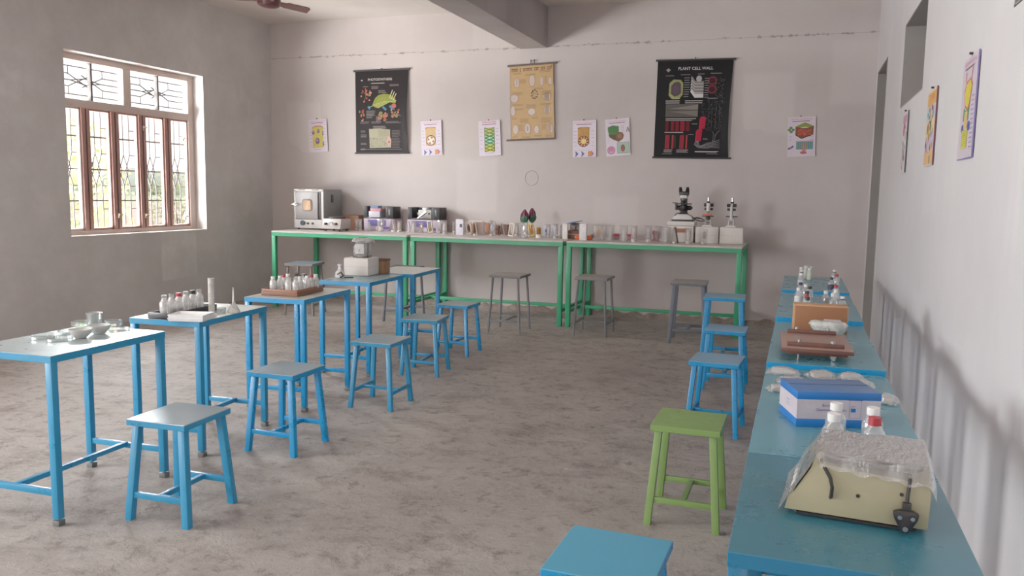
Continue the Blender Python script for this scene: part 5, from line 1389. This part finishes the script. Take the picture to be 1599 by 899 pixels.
def crumple(mb, fn, nu, nv, amp, seed):
    r_ = random.Random(seed)
    off = [[Vector((r_.uniform(-1, 1), r_.uniform(-1, 1), r_.uniform(-1, 1))) * amp for _ in range(nv + 1)] for _ in range(nu + 1)]
    for row in off: pass
    off[nu] = off[0]
    def g(u, v):
        i, j = min(nu, int(round(u * nu))), min(nv, int(round(v * nv))); return Vector(fn(u, v)) + off[i][j]
    mb.grid(g, nu, nv)
mb = MB()
def bagf(u, v):
    a = 2 * PI * u; prof = [(.068, .006), (.072, .04), (.07, .09), (.064, .13), (.085, .15), (.05, .165), (.085, .155), (.10, .13)]
    k = v * (len(prof) - 1); i = min(int(k), len(prof) - 2); f = k - i
    r_ = prof[i][0] * (1 - f) + prof[i + 1][0] * f; z = prof[i][1] * (1 - f) + prof[i + 1][1] * f
    return (r_ * math.cos(a) * 1.02 + .012 * v, r_ * math.sin(a) * .72, z)
crumple(mb, bagf, 26, 14, .0055, 4)
for v in mb.bm.verts: v.co.z = max(v.co.z, .002)
mb.build('plastic_bag', G_bag, t, normals=False)
t = thing('open_cardboard_box', 'low brown cardboard box behind the foam box of the bagged meter', 'box', (-3.525, 6.37, ZT + .0), .07)
mb = MB(); mb.box((0, 0, .055), (.34, .12, .11), bev=.003); mb.build('body', M_card, t)
mb = MB(); mb.box((0, -.002, .118), (.35, .13, .016), bev=.002); mb.build('flap', M_carddark, t)
t = thing('wrapped_flask', 'small white and black wrapped bottle at the near corner of the foam-box table', 'bottle', (-3.535, 5.90, ZT))
mb = MB()
def flask(u, v):
    a = 2 * PI * u; prof = [(.036, 0), (.042, .02), (.036, .045), (.018, .062), (.013, .085), (.018, .105), (.012, .112)]
    k = v * (len(prof) - 1); i = min(int(k), len(prof) - 2); f = k - i
    return ((prof[i][0] * (1 - f) + prof[i + 1][0] * f) * math.cos(a), (prof[i][0] * (1 - f) + prof[i + 1][0] * f) * math.sin(a), prof[i][1] * (1 - f) + prof[i + 1][1] * f)
crumple(mb, flask, 16, 12, .004, 8)
for v in mb.bm.verts: v.co.z = max(v.co.z, .0)
mb.build('wrapper', mat('crumpled_white', (216, 212, 210), .25), t)
mb = MB(); mb.sweep([(.02, -.03, .005), (.045, -.02, .02), (.03, -.035, .05), (.0, -.04, .03)], .007, 8); mb.sweep([(.05, -.01, .006), (.09, -.0, .007), (.12, .01, .006)], .006, 8); mb.build('lead', M_blk, t)

# ------------------------------------------------------------------ ceiling fan
t = thing('ceiling_fan', 'dark maroon ceiling fan cut off by the top of the picture', 'fan', (-5.10, 7.2, 3.25))
t.rotation_euler = (0, math.radians(6), 0)
M_fan = mat('fan_maroon', (84, 38, 42), .35); M_fan2 = mat('fan_blade_maroon', (118, 82, 76), .4)
mb = MB(); mb.lathe([(1e-5, 0), (.07, .004), (.105, .02), (.115, .05), (.115, .09), (.09, .11), (.03, .125), (.018, .14)], n=32); mb.build('motor', M_fan, t)
mb = MB(); mb.tube((0, 0, .13), (0.0, 0, .415), .012, n=10); mb.build('rod', M_fan, t)
mb = MB(); mb.lathe([(.012, .33), (.05, .36), (.055, .41)], n=18); mb.build('canopy', M_fan, t)
for k in range(3):
    a = math.radians(66 + 120 * k)
    M = Matrix.Rotation(a, 4, 'Z') @ Matrix.Translation((0, 0, .06)) @ Matrix.Rotation(-.38, 4, 'X')
    mb = MB(); mb._add([(.10, -.03, 0), (.18, -.035, 0), (.20, -.055, 0), (.43, -.06, 0), (.455, -.04, 0), (.465, .045, 0), (.20, .05, 0), (.10, .03, 0)], [tuple(range(8))], 0, M)
    r = bmesh.ops.extrude_face_region(mb.bm, geom=mb.bm.faces[:])
    for v in r['geom']:
        if isinstance(v, bmesh.types.BMVert): v.co.z += .008
    mb.build('blade', M_fan2, t)

# ------------------------------------------------------------------ bench along the near wall
# electronic balance in its plastic wrapper
t = thing('electronic_balance', 'cream electronic balance with its pan still wrapped in clear plastic', 'balance', (.0, 1.912, .7515), -.075)
M_cream = mat('cream_enamel', (160, 153, 121), .45, 0, .03)
L_, Dp = .292, .235
mb = MB(); mb.prism([(0, .012), (L_, .012), (L_ + .004, .112), (.072, .128), (.064, .126)], 0, Dp, bev=.003); mb.build('body', M_cream, t)
mb = MB()
for x in (.03, L_ - .03):
    for y in (.03, Dp - .03): mb.tube((x, y, 0), (x, y, .014), .012, n=10)
mb.build('foot', M_blk, t)
mb = MB(); mb.box((L_ / 2, .02, .006), (.24, .03, .006)); mb.build('under_strip', M_blk, t)
mb = MB()
M = Matrix(((.49, 0, -.87, .03), (0, 1, 0, Dp / 2), (.87, 0, .49, .068), (0, 0, 0, 1)))
mb.box((0.005, 0, .004), (.075, .16, .006), M=M, bev=.002); pn = mb.build('display_panel', mat('display_dark', (46, 44, 50), .3), t)
mb = MB(); mb.box((.018, 0, .008), (.03, .12, .003), M=M); mb.build('display', mat('display_grey', (96, 104, 98), .2), pn)
mb = MB()
for k in range(5): mb.box((-.02, -.06 + k * .03, .008), (.016, .02, .004), M=M, bev=.001)
mb.build('button', mat('button_white', (206, 206, 206), .4), pn)
PAN = [(x + .178, y + Dp / 2 - .002) for x, y in rrect(.215, .215, .045, 5)]
mb = MB()
def ngon(z0, z1, pts, mi=0):
    n_ = len(pts); mb._add([(x, y, z0) for x, y in pts] + [(x, y, z1) for x, y in pts], [tuple(range(n_ - 1, -1, -1)), tuple(range(n_, 2 * n_))] + [(i, (i + 1) % n_, (i + 1) % n_ + n_, i + n_) for i in range(n_)], mi)
ngon(.138, .146, PAN)
mb.build('pan', mat('pan_steel', (116, 112, 108), .35, .3), t)
mb = MB(); ngon(.128, .138, [((x - .178) * .96 + .178, (y - Dp / 2) * .96 + Dp / 2) for x, y in PAN]); mb.build('pan_rim', M_blk, t)
for x, z in ((.152, .066), (.238, .083)):
    mb = MB(); mb.tube((x, .001, z), (x, -.0015, z), .0042, n=12); mb.build('screw_hole', M_blk, t)
mb = MB(); mb.sweep([(.072, .02, .130), (.082, -.002, .118), (.094, -.007, .10), (.099, -.008, .08), (.098, -.005, .058), (.096, .003, .052)], .0042, 8); mb.build('cord', M_blk, t)
mb = MB(); mb.sweep([(.252, .01, .126), (.252, -.005, .118), (.25, -.007, .09), (.249, -.008, .07)], .004, 8); mb.build('cord', M_blk, t)
mb = MB(); mb.box((.249, -.010, .058), (.018, .012, .026), bev=.003); mb.prism([(.222, .048), (.224, .038), (.242, .004), (.254, .004), (.272, .036), (.274, .048), (.262, .054), (.236, .054)], -.019, -.004, bev=.003); pl = mb.build('plug', M_blk, t)
for x, z, r in ((.236, .042, .0045), (.261, .042, .0045), (.248, .018, .0055)):
    mb = MB(); mb.tube((x, -.018, z), (x, -.030, z), r, n=12); mb.build('pin', M_chrome, pl)
# wrapper over the pan and down over the display
mb = MB()
rw = random.Random(3)
ph = [(rw.uniform(20, 70), rw.uniform(0, 6), rw.uniform(20, 60)) for _ in range(6)]
def wrap(u, v):
    x = -.012 + u * .317; y = -.006 + v * (Dp + .02)
    cx, cy = abs(x - .178) / .115, abs(y - Dp / 2) / .115
    e = max(cx, cy)
    if x < .066: z = max(.005, .151 - (.066 - x) * 1.8) + .005 * math.sin(u * 46 + v * 15) * math.sin(v * 21)
    else: z = .1490 - max(0, e - .95) * .16
    z += .0016 * sum(math.sin(a * x + b + c * y * 2.2) for a, b, c in ph) / 2 * (1. if e > .9 else .4)
    if v < .05 and x > .07: z -= .008 + .012 * math.sin(min(1, max(0, (x - .07) / .22)) * PI * .5) + .003 * math.sin(x * 130)
    if x > .292: z -= (x - .292) * 1.6
    return (x, y - (.004 if v < .03 else 0) + .003 * math.sin(x * 70), max(z, .004))
mb.grid(wrap, 54, 36); mb.build('plastic_wrapper', G_film, t, normals=False)

# blue and white carton
t = thing('glassware_carton', 'blue and white glassware carton with a beaker drawing on its side', 'carton', (.022, 2.682, .7505), .293)
L_, Dp, hh = .258, .19, .112
M_cb = mat('carton_blue', (20, 104, 186), .4); M_cw = mat('carton_white', (192, 185, 196), .5); M_cbt = mat('carton_blue_lid', (60, 104, 160), .35)
mb = MB(); mb.box((L_ / 2, Dp / 2, hh * .5), (L_, Dp, hh * .56)); mb.build('white_band', M_cw, t)
mb = MB(); mb.box((L_ / 2, Dp / 2, hh * .115), (L_ + .001, Dp + .001, hh * .23), bev=.001); mb.build('blue_foot', M_cb, t)
mb = MB(); mb.box((L_ / 2, Dp / 2, hh * .89), (L_ + .001, Dp + .001, hh * .22), bev=.0015)
for f in mb.bm.faces:
    if f.calc_center_median().z > hh * .998: f.material_index = 1
mb.build('lid', [M_cb, M_cbt], t)
mb = MB(); mb.box((L_ / 2, Dp * .56, hh + .0004), (L_ * .98, .0016, .0012)); mb.build('lid_joint', mat('joint_navy', (34, 58, 100), .5), t)
A = Art(L_, hh, lambda u, v, d: (u, -d, v))
INK = (70, 70, 130)
A.text('Borosilicate', .105, .066, .0115, INK); A.text('Chemical Glassware', .105, .052, .0115, INK)
A.line([(.158, .088), (.202, .088)], .002, INK); A.line([(.162, .088), (.162, .034), (.165, .031), (.194, .031), (.197, .034), (.197, .088)], .0009, INK)
A.rect(.166, .05, .181, .062, (20, 104, 186)); A.bars(.166, .069, .182, 1, .006, (150, 150, 190), .002)
for k in range(5): A.line([(.187, .045 + k * .009), (.193, .045 + k * .009)], .0008, (150, 150, 190))
A.build('artwork', M_ink, t)
A = Art(Dp, hh, lambda u, v, d: (-d, Dp - u, v))
A.bars(.085, .068, .12, 1, .008, (140, 136, 170), .003); A.bars(.075, .058, .13, 2, .007, (160, 156, 186), .002)
A.build('side_print', M_ink, t)
for lb, x, y, cp, lq in (('white-capped bottle of olive liquid right behind the wrapped balance', .119, 2.42, 'w', G_amber), ('white-capped bottle touching the blue and white carton', .130, 2.55, 'w', G_amber),
                         ('white-capped clear bottle behind the red-capped one on the near table', .228, 2.535, 'w', None), ('red-capped clear bottle right behind the wrapped balance', .224, 2.42, 'r', None)):
    bottle(lb, (x, y, .7505), .029, .118, cp, lq, .6, 'bottles behind the balance', cap_r=.5)

# clear packets
def packet(label, x, y, w, d, h, seed, core):
    t = thing('plastic_packet', label, 'packet', (x, y, .7375), random.Random(seed).uniform(-.3, .3), 'clear packets on the bench')
    mb = MB()
    def fp(u, v):
        e = (math.sin(PI * u) * math.sin(PI * v)) ** .45
        return ((u - .5) * w, (v - .5) * d, .002 + h * e)
    r_ = random.Random(seed)
    tab = {}
    def fq(u, v):
        p = Vector(fp(u, v)); k = (round(u * 14), round(v * 10)); s = .003 if 0 < u < 1 and 0 < v < 1 else .006
        q = p + Vector((r_.uniform(-1, 1) * s, r_.uniform(-1, 1) * s, r_.uniform(-.5, 1) * s)); q.z = max(.001, q.z); return q
    mb.grid(fq, 14, 10); mb.build('wrapper', G_bag, t, normals=False)
    mb = MB()
    if core == 'rod': mb.sweep([(-w * .36, 0, h * .45), (w * .1, 0, h * .45), (w * .36, 0, h * .4)], [h * .42, h * .4, h * .2], 10)
    else: mb.box((0, 0, h * .42), (w * .66, d * .6, h * .7), bev=h * .2)
    mb.build('contents', mat('packet_white', (206, 202, 198), .5), t)
    return t
packet('clear packet with shiny rods at the inner edge, beside the wooden press', -.03, 3.53, .13, .075, .032, 1, 'rod')
packet('clear packet in the middle of the row beside the wooden press', .112, 3.535, .115, .10, .03, 2, 'box')
packet('clear packet near the wall in the row beside the wooden press', .225, 3.53, .105, .08, .03, 3, 'box')
packet('second clear packet near the wall, touching the first', .245, 3.42, .12, .075, .03, 4, 'box')
packet('clear packet with a rod peeping out behind the carton corner', .0, 3.37, .11, .07, .03, 5, 'rod')
packet('clear packet lying nearest the inner edge, by the carton', -.03, 3.21, .11, .065, .03, 6, 'rod')
packet('flat clear packet hidden behind the blue and white carton', .13, 3.40, .12, .08, .026, 7, 'box')
packet('white packet between the carton and the wall', .325, 3.17, .085, .075, .034, 8, 'box')

# wooden press
t = thing('plant_press', 'low wooden press of two boards raised on bolts', 'press', (.093, 3.97, .7575), .035)
mb = MB(); mb.box((0, 0, .048), (.295, .46, .018), bev=.002)
for f in mb.bm.faces:
    if f.calc_center_median().z > .0565: f.material_index = 1
mb.build('top_board', [M_winedark, M_press], t)
mb = MB(); mb.box((0, .01, .032), (.25, .42, .014), bev=.002); mb.build('lower_board', M_winedark, t)
for y, w in ((-.165, .235), (.205, .22)):
    mb = MB(); mb.box((-.005, y, .0655), (w, .03, .016), bev=.002); br = mb.build('cross_bar', M_winedark, t)
    for x in (-.075, .065):
        mb = MB(); mb.tube((x, y, .072), (x, y, .085), .006, n=8); mb.bar((x - .011, y, .082), (x + .011, y, .082), .004, .008); mb.build('wing_nut', M_chrome, br)
for x in (-.075, .065):
    for y in (-.165, .205):
        mb = MB(); mb.tube((x, y, 0), (x, y, .045), .004, n=8); mb.build('bolt', M_chrome, t)
mb = MB(); mb.bar((.055, -.19, .02), (.08, -.18, .017), .006, .01); mb.tube((.07, -.185, .004), (.07, -.185, .03), .006, n=8); mb.build('hook', M_chrome, t)

# upright wooden box with a white pouch before it
t = thing('upright_wooden_box', 'upright orange-brown wooden box with pale edges, in front of the reagent bottles', 'box', (.128, 4.70, .7455), .03)
mb = MB(); mb.box((0, 0, .075), (.276, .10, .15), bev=.004); mb.build('body', mat('pale_box_wood', (190, 140, 98), .5, 0, .06), t)
mb = MB(); mb.box((.003, -.0505, .073), (.262, .004, .138), bev=.001); mb.build('front_panel', mat('box_face', (146, 92, 56), .5, 0, .06, .05, 12.), t)
t = thing('white_pouch', 'crumpled whitish plastic pouch leaning on the upright wooden box', 'pouch', (.178, 4.545, .7455), .05)
mb = MB()
def pouch(u, v):
    a = 2 * PI * u
    prof = [(.035, 0), (.062, .012), (.08, .04), (.085, .062), (.075, .078), (.045, .086), (.005, .082)]
    k = v * (len(prof) - 1); i = min(int(k), len(prof) - 2); f = k - i
    r_ = prof[i][0] * (1 - f) + prof[i + 1][0] * f; z = prof[i][1] * (1 - f) + prof[i + 1][1] * f
    x = r_ * math.cos(a)
    if x < -.05: x *= 1.0 + (z / .07) * .28; z += .004
    return (x, r_ * math.sin(a) * .62, z)
crumple(mb, pouch, 22, 12, .0022, 6)
for v in mb.bm.verts: v.co.z = max(v.co.z, 0.)
mb.build('body', clear('pouch_plastic', (230, 234, 228), .85, .16, .25, (208, 210, 202), wrinkle=.3), t)
mb = MB(); mb.box((.01, .02, .083), (.085, .03, .012), bev=.003, rz=-.1); mb.build('paper_slip', mat('lilac_slip', (176, 160, 172), .6), t)

# two files of reagent bottles on the bench
SL = mat('bottle_slip', (206, 206, 220), .6); SN = mat('navy_slip', (54, 54, 84), .6)
RB = [('tall white-capped white bottle at the far end of the inner file', .032, 7.39, 'w', None, None, None), ('black-ringed bottle, second from the far end of the inner file', .034, 7.02, 'w', None, None, M_blk),
      ('pale-labelled bottle, third from the far end of the inner file', .032, 6.74, 'w', None, SL, None), ('navy-capped bottle in the middle of the inner file', .028, 6.16, 'b', None, SL, None),
      ('white-capped clear bottle beside the navy-capped one', .062, 6.04, 'w', None, None, None), ('black-capped clear bottle standing clear of the inner file', .088, 5.92, 'k', None, None, None),
      ('white-capped bottle with a white label at the inner edge of the bench', .016, 5.70, 'w', None, mat('white_slip', (226, 224, 226), .6), None), ('black-capped bottle behind the red cap of the inner file', .068, 5.53, 'k', None, None, None),
      ('red-capped bottle close behind the upright box, inner file', .064, 5.345, 'r', None, None, M_red), ('black-capped bottle almost hidden behind the upright box, inner file', .068, 5.19, 'k', None, None, None),
      ('white-capped bottle with a black ring at the far end of the wall-side file', .291, 7.26, 'w', None, None, M_blk), ('red-capped bottle near the far end of the wall-side file', .29, 6.79, 'r', None, None, None),
      ('bottle with a navy label in the wall-side file', .244, 6.52, 'b', None, SN, None), ('red-ringed white bottle in the wall-side file', .26, 6.10, 'r', None, mat('white_slip', (226, 224, 226), .6), None),
      ('white-capped bottle of dark green liquid behind the upright box', .182, 5.60, 'w', G_amber, None, None), ('clear bottle beside the dark green one', .218, 5.45, 'w', None, None, None),
      ('clear bottle behind the one beside the dark green liquid', .245, 5.71, 'w', None, None, None), ('white-capped bottle with a black ring nearest the wall behind the upright box', .268, 5.33, 'w', None, None, M_blk)]
for lb, x, y, cp, lq, sl, bd_ in RB:
    bottle(lb, (x, y, rz_at(y) + .001), .0235, .105, cp, lq, .95, 'reagent bottles in two files on the bench', cap_r=.46, slip=sl, band=bd_)
MW = mat('milky_bottle', (206, 210, 196), .45)
for k, (x, y) in enumerate(((.07, 7.50), (.108, 7.53), (.10, 7.42))):
    bottle(('milky plastic bottle touching the tall white-capped one', 'milky plastic bottle at the back of the three', 'milky plastic bottle nearest the wall of the three')[k], (x, y, rz_at(y) + .001), .024, .11 - .006 * k, 'w', None, 0, 'milky plastic bottles', glass=MW, cap_r=.5)
